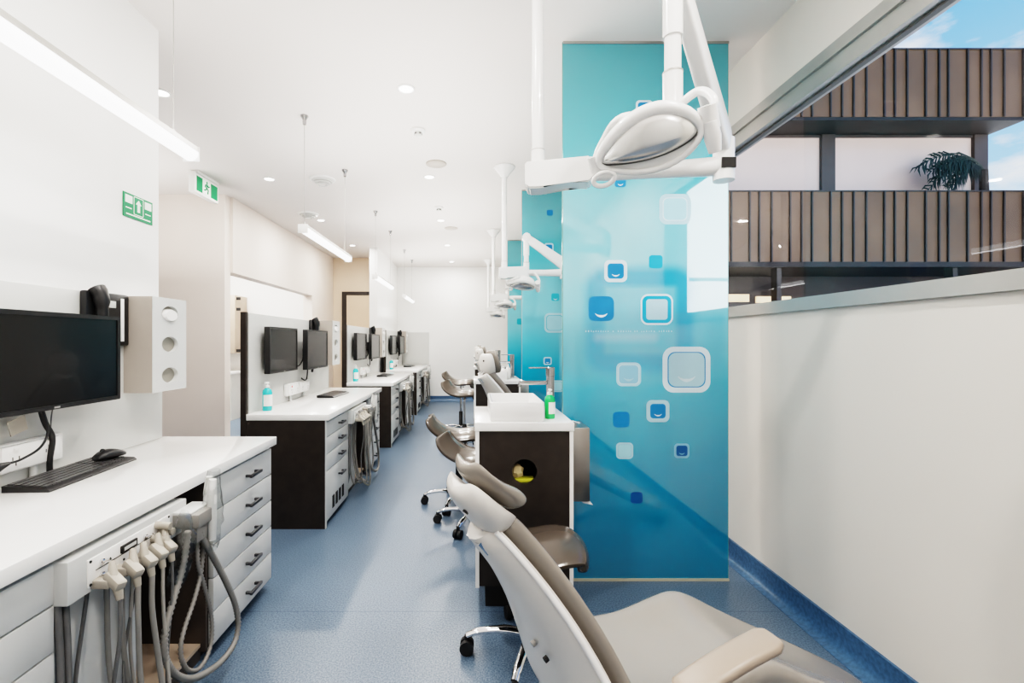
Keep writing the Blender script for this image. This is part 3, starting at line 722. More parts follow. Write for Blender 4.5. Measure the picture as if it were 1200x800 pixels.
for k in range(3):
    px0 = PX0[k]; pw = 1.388 - px0
    t = thing('glass_screen', ('tall glossy blue glass screen with smile squares beside the nearest basin', 'second blue glass screen, mostly hidden behind the nearest one', 'farthest blue glass screen, a thin strip beside the ceiling lights')[k], 'glass screen', (px0, PY[k], 0), group='blue glass screens')
    bx(0, 0, .012, pw, .012, H).build('pane', 'panel' if k == 0 else 'panel_plain', t)
    bx(pw, .0, .012, pw + .003, .012, H).build('edge', 'edge_green', t)
    bx(-.004, .0, .012, 0, .012, H).build('edge', 'edge_green' if k == 0 else 'alu', t)
    bx(-.002, -.008, 0, pw + .004, .02, .012).build('floor_channel', 'trimgold', t)
    bx(-.002, -.006, H - .012, pw + .004, .018, H).build('ceiling_channel', 'alu', t)
    if k == 0:
        S = 560. / 2.6
        def E(px, py, so, si=None, ring=None, inner=None, line=None, smile=None):
            emblem(t, (px - 554) / S - px0, 1.3 - (py - 400) / S, so / S / 2, ring, (si or 0) / S / 2, inner, line, smile)
        E(755, 127, 20, 15, 'pr_white', 'pr_blue', None, 'pr_smile')
        E(727, 213, 13, None, None, 'pr_blue', None, 'pr_smile')
        E(791, 245, 37, 27, 'pr_pale', 'pr_faint', 'pr_white', None)
        E(721.5, 317.5, 27, 19, 'pr_white', 'pr_blue', None, 'pr_smile')
        E(768.5, 306.5, 16, None, None, 'pr_cyan', None, None)
        E(704.5, 361.5, 30, None, None, 'pr_blue', None, 'pr_smile')
        E(769.7, 362.5, 38, 34, 'pr_white', 'pr_cyan', None, None)
        E(804.5, 433, 56, 42, 'pr_white', 'pr_pale', 'pr_blue', 'pr_white')
        E(736.7, 438.5, 29, 23, 'pr_pale', 'pr_grey', 'pr_white', 'pr_pale')
        E(771, 481.5, 27, 18, 'pr_pale', 'pr_blue', None, 'pr_smile')
        E(728, 491.5, 19, None, None, 'pr_blue', None, None)
        E(732, 528, 20, 15, 'pr_pale', 'pr_faint', 'pr_grey', None)
        E(799, 528, 18, 13, 'pr_grey', 'pr_dark', None, 'pr_grey')
        E(746, 583, 14, None, None, 'pr_dark', None, None)
        bb = MB(); cx, cz = (769.7 - 554) / S - px0, 1.3 - (362.5 - 400) / S
        bb.prism([(x, -.0008, z) for x, z in rrect(cx, cz, 12.5 / S, 12 / S, .015)], (0, -.0009, 0)); bb.build('pale_centre', 'pr_pale', t)
        x = (686 - 554) / S - px0; z = 1.3 - (388 - 400) / S; xe = (832 - 554) / S - px0; rt = random.Random(5); mb = MB()
        for wl in (10, 1, 6, 2, 6, 6):     # illegible faint line of lettering
            for i in range(wl):
                if x > xe: break
                w_ = rt.uniform(.008, .013); mb.box(x, -.0008, z - rt.uniform(.003, .0055), x + w_ * .5, 0.0004, z + rt.uniform(.002, .0055)); x += w_ + .003
            x += .012
        mb.build('lettering_line', 'pr_faint', t)
    elif k == 1:
        for cx, cz, s_, kind in ((.30, 2.685, .066, 0), (.29, 2.31, .10, 1), (.358, 1.777, .085, 2), (.35, 1.50, .22, 3), (.275, 1.09, .09, 1), (.38, .82, .13, 3), (.6, 1.9, .12, 1), (.62, 1.2, .1, 0)):
            if kind == 0: emblem(t, cx, cz, s_ / 2, None, None, 'pr_blue', None, None)
            if kind == 1: emblem(t, cx, cz, s_ / 2, 'pr_pale', s_ * .34, 'pr_blue', None, 'pr_smile')
            if kind == 2: emblem(t, cx, cz, s_ / 2, None, None, 'pr_teal', None, 'pr_smile')
            if kind == 3: emblem(t, cx, cz, s_ / 2, 'pr_pale', s_ * .38, 'pr_faint', 'pr_teal', None)
    else:
        emblem(t, .2, 1.62, .05, None, None, 'pr_teal', None, None)

# ------------------------------------------------------------------ basin cabinets
bc = thing('basin_cabinet', 'white and dark brown basin cabinet with a round waste hole nearest the camera', 'cabinet', (.013, 2.30, 0), group='basin cabinets')
cw, cd, ct = .472, .58, .91
bx(-.004, -.004, ct - .042, cw + .004, cd, ct, bev=.003).build('counter_top', 'top', bc)
bx(0, 0, .115, .018, cd - .01, ct - .042).build('side_panel', 'top', bc)
bx(cw - .018, 0, .115, cw, cd - .01, ct - .042).build('side_panel', 'top', bc)
mb = MB(); holed_plate(mb, .019, cw - .019, .12, ct - .044, 0, [(.237, .672, .060)], .02, n=32)
mb.xform(Matrix(((0, 1, 0, 0), (-1, 0, 0, .006), (0, 0, 1, 0), (0, 0, 0, 1)))); mb.build('front_panel', 'brown', bc, ang=25)
bx(.02, .2, .12, cw - .02, .21, ct - .05).build('back_panel', 'gap', bc)
bx(.02, .03, .12, cw - .02, .2, .14).build('bottom_panel', 'gap', bc)
bx(.05, .05, 0, cw - .03, cd - .05, .118).build('plinth', 'gap', bc)
mb = MB(); rs_ = random.Random(2)
mb.ball((.205, .075, .655), .035, .03, .035, 12)
for v in mb.bm.verts: v.co += V((rs_.uniform(-.006, .006), rs_.uniform(-.006, .006), rs_.uniform(-.006, .006)))
mb.build('waste_paper', 'paper', bc, ang=20)
bx(.185, .04, .608, .29, .10, .628, bev=.006, M4=Matrix.Rotation(0, 4, 'Y')).build('bin_liner', 'yellow_bag', bc)
bs = thing('basin', 'white rectangular basin set in the top of the nearest basin cabinet', 'basin', (.085, 2.325, ct), group='white basins')
mb = MB(); bw, bd_, bh = .265, .42, .094
R4 = [mb.ring([(x, y, z) for x, y in rrect(bw / 2, bd_ / 2, bw / 2 - i_, bd_ / 2 - i_, .012, 4)]) for i_, z in ((.004, 0), (0, .006), (0, bh - .003), (.003, bh), (.010, bh), (.014, bh - .005), (.035, .03), (.05, .025))]
mb.cap(R4[0], 0, True)
for a, b in zip(R4, R4[1:]): mb.bridge(a, b)
mb.cap(R4[-1]); mb.build('bowl', 'white_enamel', bs, ang=50)
MB().lathe([(.022, .0255), (.022, .029), (.012, .03)], 16, M4=Matrix.Translation((bw / 2, bd_ / 2, 0))).build('drain', 'chrome', bs)
tp = thing('tap', 'tall chrome lever tap beside the nearest basin', 'tap', (.425, 2.62, ct), group='chrome lever taps')
MB().lathe([(.028, 0), (.028, .006), (.022, .008), (.022, .20), (.024, .202), (.024, .246), (.02, .25)], 20).build('column', 'tapchrome', tp)
mb = MB(); mb.tube([(-.015, 0, .165), (-.175, -.03, .165)], .0115, 12); mb.cyl((-.168, -.029, .165), (-.172, -.029, .145), .010, 12); mb.build('spout', 'tapchrome', tp)
bx(-.12, -.012, .243, .018, .012, .251, bev=.002, M4=Matrix.Rotation(.15, 4, 'Z')).build('lever', 'tapchrome', tp)
sb = pump_bottle('soap_bottle', 'green soap bottle with white pump on the nearest basin cabinet', 'green_liq', .155, .026, 'green soap bottles')
sb.location = (.392, 2.43, ct)
td = thing('paper_dispenser', 'brushed steel paper towel dispenser on the side of the nearest basin cabinet', 'paper dispenser', (.485, 2.325, .52), group='paper towel dispensers')
bx(0.003, 0, 0, .085, .20, .36, bev=.004).build('housing', 'steel', td)
mb = MB(); mb.cyl((.03, .08, .36), (.03, .08, .372), .012); mb.tube([(.03, .08, .368), (.012, .05, .385), (.045, .03, .378)], [.004, .004, .003], 6); mb.build('lock_latch', 'chrome', td)
mb = MB(); mb.prism([(.03, .05, .002), (.088, .03, -.004), (.105, .02, -.022), (.06, .03, -.016)], (.0, .09, .0)); mb.build('paper_towel', 'label', td)
for k in (1, 2):
    dy = 2.54 * k
    dup(bc, (.013, 2.30 + dy, 0), 'white and dark brown basin cabinet with a round waste hole, %s from the camera' % NTH[k])
    dup(bs, (.085, 2.325 + dy, ct), 'white rectangular basin in the %s basin cabinet' % NTH[k])
    dup(tp, (.425, 2.62 + dy, ct), 'tall chrome lever tap beside the %s basin' % NTH[k])
    dup(td, (.485, 2.325 + dy, .52), 'brushed steel paper towel dispenser on the %s basin cabinet' % NTH[k])
o = pump_bottle('hand_wash_bottle', 'small white pump bottle beside the second basin tap', 'white_pl', .16, .026, None); o.location = (.37, 4.99, ct)

# ------------------------------------------------------------------ dental chairs
def lerp(a, b, t): return a + (b - a) * t
def bez(P, t):
    P = [V(p) for p in P]
    while len(P) > 1: P = [a.lerp(b, t) for a, b in zip(P, P[1:])]
    return P[0]
def dental_chair(label, loc, rz, head_tilt, lift=0., twist=12.):
    t = thing('dental_chair', label, 'dental chair', loc, rz, 'dental chairs')
    B = [(-.21, 0, .34 + lift), (-.278, 0, .60 + lift), (-.468, 0, .825 + lift)]
    TW = Matrix.Rotation(math.radians(twist), 4, 'Z')
    def frame(s):
        p = bez(B, s); q = bez(B, min(s + .02, 1)) - bez(B, max(s - .02, 0)); q.normalize()
        return p, q, V((q.z, 0, -q.x))            # point, tangent (up-back), forward normal
    def hw(s): return lerp(.245, .070, s ** 1.1)
    n = 28
    def ring(s, f_in, f_out, wsc, bulge, off, e=.55):
        p, q, nf = frame(s); w = hw(s) * wsc; pts = []
        for j in range(n):
            a = 2 * PI * j / n; cx, sy = sup(a, e)
            y = w * cx * (1 + .27 * math.sin(PI * s) if cx > 0 else 1); v = cx
            wrap = .045 * v * v * (1 - .3 * s)
            o = off + wrap + (f_in * sy if sy > 0 else f_out * sy * (1 + bulge * (1 - v * v)))
            pts.append(p + nf * o + V((0, y, 0)))
        return pts
    S = [i / 14 for i in range(15)]
    mb = MB(); secs = [ring(s, .012, .02, 1. - .25 * (max(0, .06 - s) / .06) ** 2 - .25 * (max(0, s - .94) / .06) ** 2, .9 * (1 - s * .6), 0) for s in [0, .02, .05] + S[1:-1] + [.95, .98, 1.]]
    mb.loft(secs).xform(TW); bsh = mb.build('backrest_shell', 'shell', t, ang=45)
    mb = MB(); secs = [ring(s, .030 * k_, .026 * k_, (.99 - .3 * (1 - k_)), -.1, .042, .72) for s, k_ in zip([-.0, .015, .05] + S[1:-1] + [.95, .985, 1.], [.5, .8, 1] + [1] * 13 + [1, .85, .5])]
    mb.loft(secs).xform(TW); mb.build('backrest_cushion', 'vinyl_back', t, ang=60)
    for sg in (-1, 1):
        P_ = []
        for s in [i / 20 for i in range(21)]:
            p, q, nf = frame(s); P_.append(p + nf * (.036 - .012 * s) + V((0, sg * hw(s) * (1 + (.27 * math.sin(PI * s) if sg > 0 else 0)) * .985, 0)))
        MB().tube(P_, [.010 - .003 * i / 20 for i in range(21)], 8).xform(TW).build('shell_trim', 'shell_edge', t, ang=80)
    for s, v in ((.33, -.35), (.36, -.1)):
        p, q, nf = frame(s); c = p + nf * (-.040) + V((0, hw(s) * v, 0))
        MB().tube([c + nf * .006, c - nf * .004], .008, 12).xform(TW).build('bolt_cap', 'gap' if v < -.2 else 'alu', t)
    # headrest on its chrome bracket
    p, q, nf = frame(1.)
    ca, sa = math.cos(head_tilt), math.sin(head_tilt)
    hq = V((q.x * ca - q.z * sa, 0, q.x * sa + q.z * ca)); hn = V((hq.z, 0, -hq.x))
    hb = p - q * .03 + nf * .05
    mb = MB()
    for y in (-.022, .022): mb.tube([p - q * .05 + nf * .0 + V((0, y, 0)), p + q * .01 + nf * .012 + V((0, y, 0)), hb + hq * .06 + hn * .015 + V((0, y, 0))], .006, 8)
    mb.box(-.02, -.035, -.006, .02, .035, .006, M4=Matrix.Translation(p - q * .03 + nf * -.018) @ q.to_track_quat('X', 'Z').to_matrix().to_4x4()); mb.xform(TW); mb.build('headrest_bracket', 'chrome', t)
    LH = .175
    def hring(s, fin, fout, wsc, off, e):
        c = hb + hq * (LH * s) + hn * (.03 * math.sin(PI * s) * -.2); w = wsc * (.070 + .028 * math.sin(PI * min(1, s * .9 + .05))); pts = []
        for j in range(n):
            a = 2 * PI * j / n; cx, sy = sup(a, e); v = cx
            pts.append(c + hn * (off + .02 * v * v + (fin if sy > 0 else fout) * sy) + V((0, w * cx, 0)))
        return pts
    ss = [0, .02, .07, .15, .27, .4, .53, .66, .78, .88, .95, .985, 1.]
    kk = [.45, .65, .85, .96, 1, 1, 1, 1, .97, .9, .75, .55, .3]
    hsb = MB().loft([hring(s, .018 * k_, .052 * k_ * (1 - .5 * s), .55 + .45 * k_, .012, .62) for s, k_ in zip([q * .92 for q in ss], kk)]).xform(TW).build('headrest_shell', 'shell', t, ang=50)
    MB().loft([hring(s * 1.02 + .0, (.026 + .012 * math.sin(2 * PI * s * .9 + .3)) * k_, .020 * k_, .57 + .43 * k_, .058, .8) for s, k_ in zip(ss, kk)]).xform(TW).build('headrest_cushion', 'vinyl_back', t, ang=70)
    c = hb + hq * .115 - hn * .022
    MB().tube([c + hn * .006 + V((0, -.035, 0)), c - hn * .006 + V((0, -.035, 0))], .008, 12).xform(TW).build('adjuster_hole', 'gap', t)
    # seat with the sloping leg rest
    def seat_fn(u, v):
        x = lerp(-.20, 1.02, u); w = (lerp(.215, .225, min(1, u * 3)) if u < .33 else lerp(.225, .16, ((u - .33) / .67) ** 1.2))
        w *= (1 - .5 * max(0, (u - .93) / .07) ** 2) * (1 - .12 * max(0, (.08 - u) / .08) ** 2)
        yv = v * 2 - 1; y = w * yv
        z = .385 + lift
        z += -.035 * math.sin(PI * min(1, u / .45)) + .025 * math.exp(-((u - .42) / .12) ** 2)
        if u > .42: z -= .31 * ((u - .42) / .58) ** 1.15
        zt = z + .045 * abs(yv) ** 2.2 * (1 if u < .5 else lerp(1, .2, (u - .5) / .5)) - .03 * max(0, abs(yv) - .86) / .14
        return V((x, y, zt)), V((x, y * .93, z - lerp(.085, .07, u) + .02 * yv * yv))
    mb = MB(); mb.sheet(seat_fn, 34, 16); mb.build('seat_cushion', 'vinyl_seat', t, ang=75, subsurf=1)
    # base
    mb = MB(); mb.box(-.20, -.15, .20, .30, .15, .29 + lift, bev=.03, seg=3); mb.build('seat_carrier', 'shell', t)
    mb = MB(); mb.loft([[V((.05 + a_ * (.19 if z < .1 else .15) * (1 if z < .2 else .85), b_ * .13, z)) for a_, b_ in [sup(2 * PI * j / 24, .5) for j in range(24)]] for z in (.04, .10, .2, .22 + lift)]); mb.build('pedestal', 'shell', t, ang=50)
    mb = MB(); mb.loft([[V((.10 + a_ * r_ * 1.5, b_ * r_, z)) for a_, b_ in [sup(2 * PI * j / 28, .6) for j in range(28)]] for z, r_ in ((0, .245), (.03, .25), (.045, .235))]); mb.build('base_plate', 'shell', t, ang=50)
    # armrest on the near side
    arm = cr([(.0, -.275, .455 + lift), (.07, -.278, .49 + lift), (.16, -.28, .525 + lift), (.265, -.28, .555 + lift)], 6)
    mb = MB(); secs = []
    for i, p_ in enumerate(arm):
        tt = (arm[min(i + 1, len(arm) - 1)] - arm[max(i - 1, 0)]).normalized(); nn = V((-tt.z, 0, tt.x)); k_ = .75 if i in (0, len(arm) - 1) else 1
        secs.append([p_ + V((0, .042 * a_ * k_, 0)) + nn * (.016 * b_ * k_) for a_, b_ in [sup(2 * PI * j / 20, .6) for j in range(20)]])
    mb.loft(secs); mb.build('armrest', 'arm_vinyl', t, ang=50)
    MB().tube(cr([(-.04, -.14, .25 + lift), (-.02, -.26, .27 + lift), (0.01, -.278, .36 + lift), (.05, -.278, .475 + lift)], 6), .018, 12).build('armrest_support', 'shell', t)
    return t
CH = dental_chair('reclined taupe dental chair filling the foreground beside the nearest basin', (.43, 1.41, 0), math.radians(14), math.radians(10))
c2 = dental_chair('raised grey dental chair behind the nearest basin cabinet', (.48, 3.88, 0), math.radians(14), math.radians(-28), .21)
for k, lab in ((2, 'dental chair behind the second basin cabinet, headrest showing'), (3, 'farthest dental chair near the end wall, only its headrest showing')):
    dup(c2, (.46, 3.85 + 2.54 * (k - 1), 0), lab)

# ------------------------------------------------------------------ saddle stools
def stool(label, loc, rz, hz=.50, base_rot=0.):
    t = thing('saddle_stool', label, 'stool', loc, rz, 'saddle stools')
    path = cr([(-.205, 0, .125), (-.165, 0, .065), (-.09, 0, .015), (.0, 0, .0), (.09, 0, .012), (.165, 0, .008), (.21, 0, -.025), (.225, 0, -.085), (.215, 0, -.13)], 5)
    def fn(u, v):
        a = v * 2 - 1; f = u * (len(path) - 1); i = min(int(f), len(path) - 2)
        p = path[i].lerp(path[i + 1], f - i); tg = (path[i + 1] - path[i]).normalized(); nn = V((-tg.z, 0, tg.x))
        w = .195 * (1 - .22 * max(0, (u - .4) / .6) ** 1.5) * (1 - .35 * max(0, (.22 - u) / .22) ** 2)
        w *= 1 - .25 * max(0, (u - .93) / .07) ** 2
        top = p + V((0, w * a, hz)) - nn * (.055 * abs(a) ** 2.2)
        th = .055 * (1 - .6 * abs(a) ** 6) * (1 - .5 * max(0, (.06 - u) / .06) - .5 * max(0, (u - .95) / .05))
        return top, top - nn * th + V((0, -w * a * .06, 0))
    mb = MB(); mb.sheet(fn, 26, 14); mb.build('seat', 'vinyl', t, ang=75, subsurf=1)
    MB().lathe([(.075, hz - .085), (.085, hz - .07), (.085, hz - .045)], 20).build('seat_plate', 'black', t)
    mb = MB(); mb.lathe([(.032, .085), (.034, .10), (.027, .11), (.027, .30), (.024, .305), (.024, .31)], 16); mb.build('column_sleeve', 'black', t)
    MB().cyl((0, 0, .30), (0, 0, hz - .07), .014, 12).build('gas_piston', 'chrome', t)
    MB().tube(cr([(0.05, -.05, hz - .075), (.05, -.14, hz - .085), (.06, -.20, hz - .09)], 4), [.005] * 8 + [.008], 8).build('height_lever', 'black', t)
    MB().lathe([(.045, .065), (.05, .075), (.05, .10), (.036, .115)], 18).build('hub', 'chrome', t)
    for i in range(5):
        a = base_rot + 2 * PI * i / 5; c, s_ = math.cos(a), math.sin(a)
        P_ = [V((c * r_, s_ * r_, z)) for r_, z in ((.03, .092), (.12, .104), (.22, .095), (.275, .075))]
        lg = MB().tube(cr(P_, 4), [.022] * 5 + [.018] * 5 + [.015] * 3, 10, flat=.75).build('leg', 'chrome', t)
        mb = MB()
        pc = V((c * .275, s_ * .275, 0)); sd = V((-s_, c, 0))
        for q in (-1, 1): mb.cyl(pc + sd * (.006 * q) + V((0, 0, .03)), pc + sd * (.026 * q) + V((0, 0, .03)), .029, 14)
        mb.cyl(pc - sd * .01 + V((0, 0, .03)), pc + sd * .01 + V((0, 0, .03)), .014, 8)
        mb.cyl(pc + V((0, 0, .03)), pc + V((0, 0, .075)), .011, 10)
        mb.build('castor', 'rubber', lg)
    return t
stool('taupe saddle stool between the nearest dental chair and the nearest basin cabinet', (.25, 1.98, 0), .12, .50, math.radians(170))
stool('lower taupe saddle stool in the aisle beside the second dental chair', (.02, 3.40, 0), -.25, .535, math.radians(187))
stool('higher taupe saddle stool in the aisle behind the lower one', (-.11, 3.83, 0), .0, .60, math.radians(180))
stool('taupe saddle stool in the aisle beside the third dental chair, nearer of two', (-.10, 5.75, 0), -.3, .72, math.radians(150))
stool('taupe saddle stool in the aisle beside the third dental chair, farther of two', (-.17, 6.8, 0), -.1, .76, math.radians(175))

# ------------------------------------------------------------------ ceiling-mounted dental lights
def dental_light(label, root, box_dir, elbow, joint, head_c, nrm, long_ax, head_w, long_pole_z=None):
    rt = V(root); t = thing('dental_light', label, 'dental light', root, 0, 'ceiling-mounted dental lights')
    R_ = lambda p: V(p) - rt
    ez = elbow[2] - .06
    MB().lathe([(.10, -.002), (.10, -.012), (.085, -.03), (.05, -.07), (.034, -.10)], 24).build('ceiling_rose', 'white_enamel', t)
    mb = MB(); mb.cyl((0, 0, -.09), (0, 0, ez - rt.z + .08), .024, 18); mb.cyl((0, 0, ez - rt.z + .105), (0, 0, ez - rt.z + .03), .027, 18); mb.build('ceiling_pole', 'white_enamel', t)
    MB().cyl((0, 0, ez - rt.z + .104), (0, 0, ez - rt.z + .108), .0275, 18).build('pole_ring', 'alu', t)
    d = V(box_dir); d.normalize(); sd = V((-d.y, d.x, 0)); up = V((0, 0, 1))
    Mx = Matrix((( d.x, sd.x, 0, 0), (d.y, sd.y, 0, 0), (0, 0, 1, ez - rt.z), (0, 0, 0, 1)))
    mb = MB(); prof = [(-.05, .048), (.20, .056), (.215, .045), (.215, -.028), (.20, -.045), (.12, -.038), (.02, -.058), (-.035, -.058), (-.05, -.045)]
    mb.prism([(x, -.05, z) for x, z in prof], (0, .10, 0)); bmesh.ops.bevel(mb.bm, geom=mb.bm.edges[:], offset=.006, segments=2, affect='EDGES'); mb.xform(Mx); mb.build('arm_housing', 'white_enamel', t)
    e = R_(elbow); s0 = Mx @ V((.20, 0, 0)); e0 = V((e.x, e.y, ez - rt.z))
    mb = MB(); mb.tube([s0, s0.lerp(e0, .12), s0.lerp(e0, .5), e0], [.026, .030, .030, .036], 14); mb.build('horizontal_arm', 'white_enamel', t)
    mb = MB(); mb.cyl(e0 - up * .055, e0 + up * .10, .038, 18); mb.build('elbow', 'white_enamel', t)
    mb = MB(); mb.box(-.026, -.040, -.018, .026, -.034, .02, M4=Matrix.Translation(e0)); mb.build('elbow_slot', 'black', t)
    j = R_(joint); e1 = e + up * .02
    dr = (j - e1).normalized(); sid = dr.cross(up).normalized(); upp = sid.cross(dr)
    mb = MB(); secs = []
    for s_, w_, h_ in ((0, .028, .044), (.06, .032, .05), (.5, .028, .043), (.94, .025, .036), (1, .02, .03)):
        c_ = e1.lerp(j, s_); secs.append([c_ + sid * (w_ * a_) + upp * (h_ * b_) for a_, b_ in [sup(2 * PI * q / 20, .45) for q in range(20)]])
    mb.loft(secs); mb.build('spring_arm', 'white_enamel', t, ang=40)
    mb = MB(); mb.cyl(j - sid * .034, j + sid * .034, .038, 18); mb.build('upper_joint', 'white_enamel', t)
    h = R_(head_c); ax = V(long_ax).normalized(); nz_ = V(nrm).normalized(); ax = (ax - nz_ * ax.dot(nz_)).normalized(); ay = nz_.cross(ax)
    if ay.z < 0: ay = -ay
    a_w = head_w / 2; b_w = a_w * .60
    stem_b = V((j.x, j.y, h.z + .115))
    mb = MB(); mb.cyl(j, V((j.x, j.y, j.z * .5 + stem_b.z * .5)), .027, 18); mb.cyl(V((j.x, j.y, j.z * .5 + stem_b.z * .5)), stem_b + up * .06, .0225, 18); mb.cyl(stem_b + up * .10, stem_b - up * .03, .027, 18); mb.build('stem', 'white_enamel', t)
    MB().cyl(stem_b + up * .103, stem_b + up * .098, .0278, 18).build('stem_ring', 'alu', t)
    # head: domed back shell, thick rim, concave silver reflector, clear cover
    def hp(a, ra, rb, dn, lens=False):
        c_, s_ = math.cos(a), math.sin(a)
        yy = rb * s_ * ((1.10 if s_ > 0 else .42) if lens else (1.05 if s_ > 0 else .80)) * (1 - .22 * c_ * c_) * (1 + .22 * c_)
        return h + ax * (ra * c_) + ay * yy + nz_ * dn
    n = 40; A = [2 * PI * q / n for q in range(n)]
    mb = MB(); mb.loft([[hp(a, a_w * k_, b_w * k_, dn) for a in A] for k_, dn in ((1.0, 0.), (1.03, -.012), (1.0, -.03), (.85, -.062), (.6, -.085), (.3, -.097), (.05, -.10))]); hd = mb.build('lamp_head', 'white_enamel', t, ang=50)
    mb = MB(); mb.loft([[hp(a, a_w * k_, b_w * k_, dn, True) for a in A] for k_, dn in ((.94, .002), (.88, .014), (.70, .027), (.42, .034), (.2, .037), (.03, .038))]); mb.build('reflector', 'reflector', hd, ang=80)
    mb = MB(); P_ = [hp(a, a_w * .985, b_w * .985, .004) for a in A]
    mb.tube(P_, [.009 + .012 * max(0, math.sin(a)) for a in A], 10, closed=True); mb.build('rim', 'white_enamel', hd, ang=60)
    mb = MB(); P_ = [hp(a, a_w * .94, b_w * .94, .004, True) for a in A]; mb.tube(P_, .0034, 6, closed=True); mb.build('rim_seal', 'alu_dark', hd, ang=60)
    # yoke from stem to both ends of the head
    e_r = h + ax * (a_w + .022) + ay * .02 - nz_ * .01; e_l = h - ax * (a_w + .012) - nz_ * .01
    mb = MB(); mb.tube(cr([stem_b - up * .005, stem_b * .6 + e_r * .4 + ax * .03 + up * .045, e_r + ax * .012 + up * .04, e_r], 6), .0115, 10); mb.build('yoke_arm', 'white_enamel', t, ang=60)
    mb = MB(); mb.tube(cr([stem_b + up * .03, stem_b - ax * .02 - up * .02, h + ay * (b_w + .012) - ax * (a_w * .35) - nz_ * .015, h + ay * (b_w * .6) - ax * (a_w * .82) - nz_ * .015, e_l], 6), [.013] * 12 + [.012] * 13, 10); mb.build('yoke_arm', 'white_enamel', t, ang=60)
    mb = MB(); mb.cyl(e_r - ay * .03, e_r + ay * .03, .024, 16); mb.build('knuckle', 'white_enamel', t)
    mb = MB(); mb.cyl(e_l - ay * .022, e_l + ay * .022, .016, 14); mb.build('knuckle', 'white_enamel', t)
    kb_ = h - ax * (a_w * .95) - ay * (b_w * .55) + nz_ * .02
    P_ = [kb_ + ax * (.030 * math.cos(a)) + ay * (.018 * math.sin(a)) for a in [2 * PI * q / 20 for q in range(20)]]
    mb = MB(); mb.tube(P_, .007, 8, closed=True); mb.build('handle_ring', 'white_enamel', t, ang=60)
    mb = MB(); kr_ = e_r - ay * .06 + nz_ * .01; mb.tube([kr_ + ay * .05, kr_ + ay * .01, kr_ - ay * .03], [.018, .022, .016], 14); mb.build('handle_grip', 'white_enamel', t, ang=60)
    bx(-.014, -.012, -.018, .014, .012, .012, M4=Matrix.Translation(stem_b - up * .04)).build('stem_connector', 'alu_dark', t)
    return t
dental_light('large white dental light on a ceiling pole in front of the nearest blue screen', (.262, 1.92, H), (.69, -.12, 0), (.945, 1.80, 2.02), (.565, 1.35, 2.36), (.487, 1.33, 1.842), (-.30, -.80, -.42), (.93, .0, .36), .275)
l2 = dental_light('second white dental light on a ceiling pole, folded arm before the second blue screen', (.295, 4.46, H), (1, 0, 0), (.85, 4.46, 2.00), (.50, 4.46, 2.27), (.455, 4.43, 1.82), (-.2, -.45, -.85), (.9, 0, .3), .25)
dup(l2, (.305, 7.0, H), 'third white dental light on a ceiling pole along the row')
dup(l2, (.315, 9.54, H), 'farthest white dental light on a ceiling pole by the end wall')

# ------------------------------------------------------------------ ceiling fittings
def pendant(label, y0, y1, x, z0):
    t = thing('pendant_light', label, 'pendant light', (x, y0, z0), 0, 'linear pendant lights'); L_ = y1 - y0
    mb = MB(); mb.loft([[V((a_, y, b_)) for a_, b_ in ((-.034, .03), (-.03, .052), (.03, .052), (.034, .03))] for y in (.0, L_)]); mb.build('housing', 'alu', t)
    mb = MB(); mb.loft([[V((.033 * math.cos(a), y, .028 - .036 * math.sin(a))) for a in [PI * q / 12 for q in range(13)]] for y in (.004, L_ - .004)]); mb.build('diffuser', 'tube', t, ang=60)
    for y in (-.004, L_): bx(-.036, y, -.01, .036, y + .004, .054, bev=.001).build('end_cap', 'white_pl', t)
    for y in (.03, L_ - .12):
        MB().cyl((0, y, .05), (0, y, H - z0), .002, 6).build('suspension_wire', 'alu', t)
        MB().lathe([(.012, H - z0 - .065), (.014, H - z0 - .05), (.014, H - z0 - .03), (.028, H - z0 - .008), (.028, H - z0)], 14, M4=Matrix.Translation((0, y, 0))).build('ceiling_cup', 'tapchrome', t)
        MB().cyl((0, y, .05), (0, y, .075), .006, 8).build('wire_grip', 'alu', t)
    ld = bpy.data.lights.new('tube_light', 'AREA'); ld.shape = 'RECTANGLE'; ld.size = .06; ld.size_y = L_ - .05; ld.energy = 4; ld.color = (1, .985, .965)
    lo = bpy.data.objects.new('lamp', ld); COL.objects.link(lo); lo.parent = t; lo.location = (0, L_ / 2, -.013)
    ld = bpy.data.lights.new('tube_fill_uplight', 'AREA'); ld.shape = 'RECTANGLE'; ld.size = .06; ld.size_y = L_ - .05; ld.energy = 3; ld.color = (1, .975, .95)  # upward light added to the pendant to brighten the ceiling
    lo = bpy.data.objects.new('fill_uplight', ld); COL.objects.link(lo); lo.parent = t; lo.location = (0, L_ / 2, .06); lo.rotation_euler = (PI, 0, 0)
    return t
for k, lab in enumerate(('long glowing pendant light at the upper left, nearest the camera', 'second glowing pendant light above the second workstation', 'third glowing pendant light above the third workstation', 'farthest glowing pendant light above the farthest workstation')):
    y0 = (.72, 3.42, 5.94, 8.46)[k]
    pendant(lab, y0, (2.06, 4.66, 7.16, 9.66)[k], -1.215, 2.085)
dlw = ['nearest', 'second', 'third', 'fourth', 'fifth', 'farthest']
dl_sources = []
def downlight(label, x, y, e=16.):
    t = thing('downlight', label, 'downlight', (x, y, H), 0, 'recessed downlights')
    MB().lathe([(.058, 0), (.058, -.006), (.046, -.008), (.043, -.003)], 28).build('trim_ring', 'white_enamel', t)
    MB().lathe([(.043, -.003), (.02, -.0045), (.001, -.005)], 24, caps=True).build('lens', 'down', t)
    ld = bpy.data.lights.new('downlight_lamp', 'AREA'); ld.shape = 'DISK'; ld.size = .09; ld.energy = e; ld.color = (1, .94, .87)
    lo = bpy.data.objects.new('lamp', ld); COL.objects.link(lo); lo.parent = t; lo.location = (0, 0, -.012)
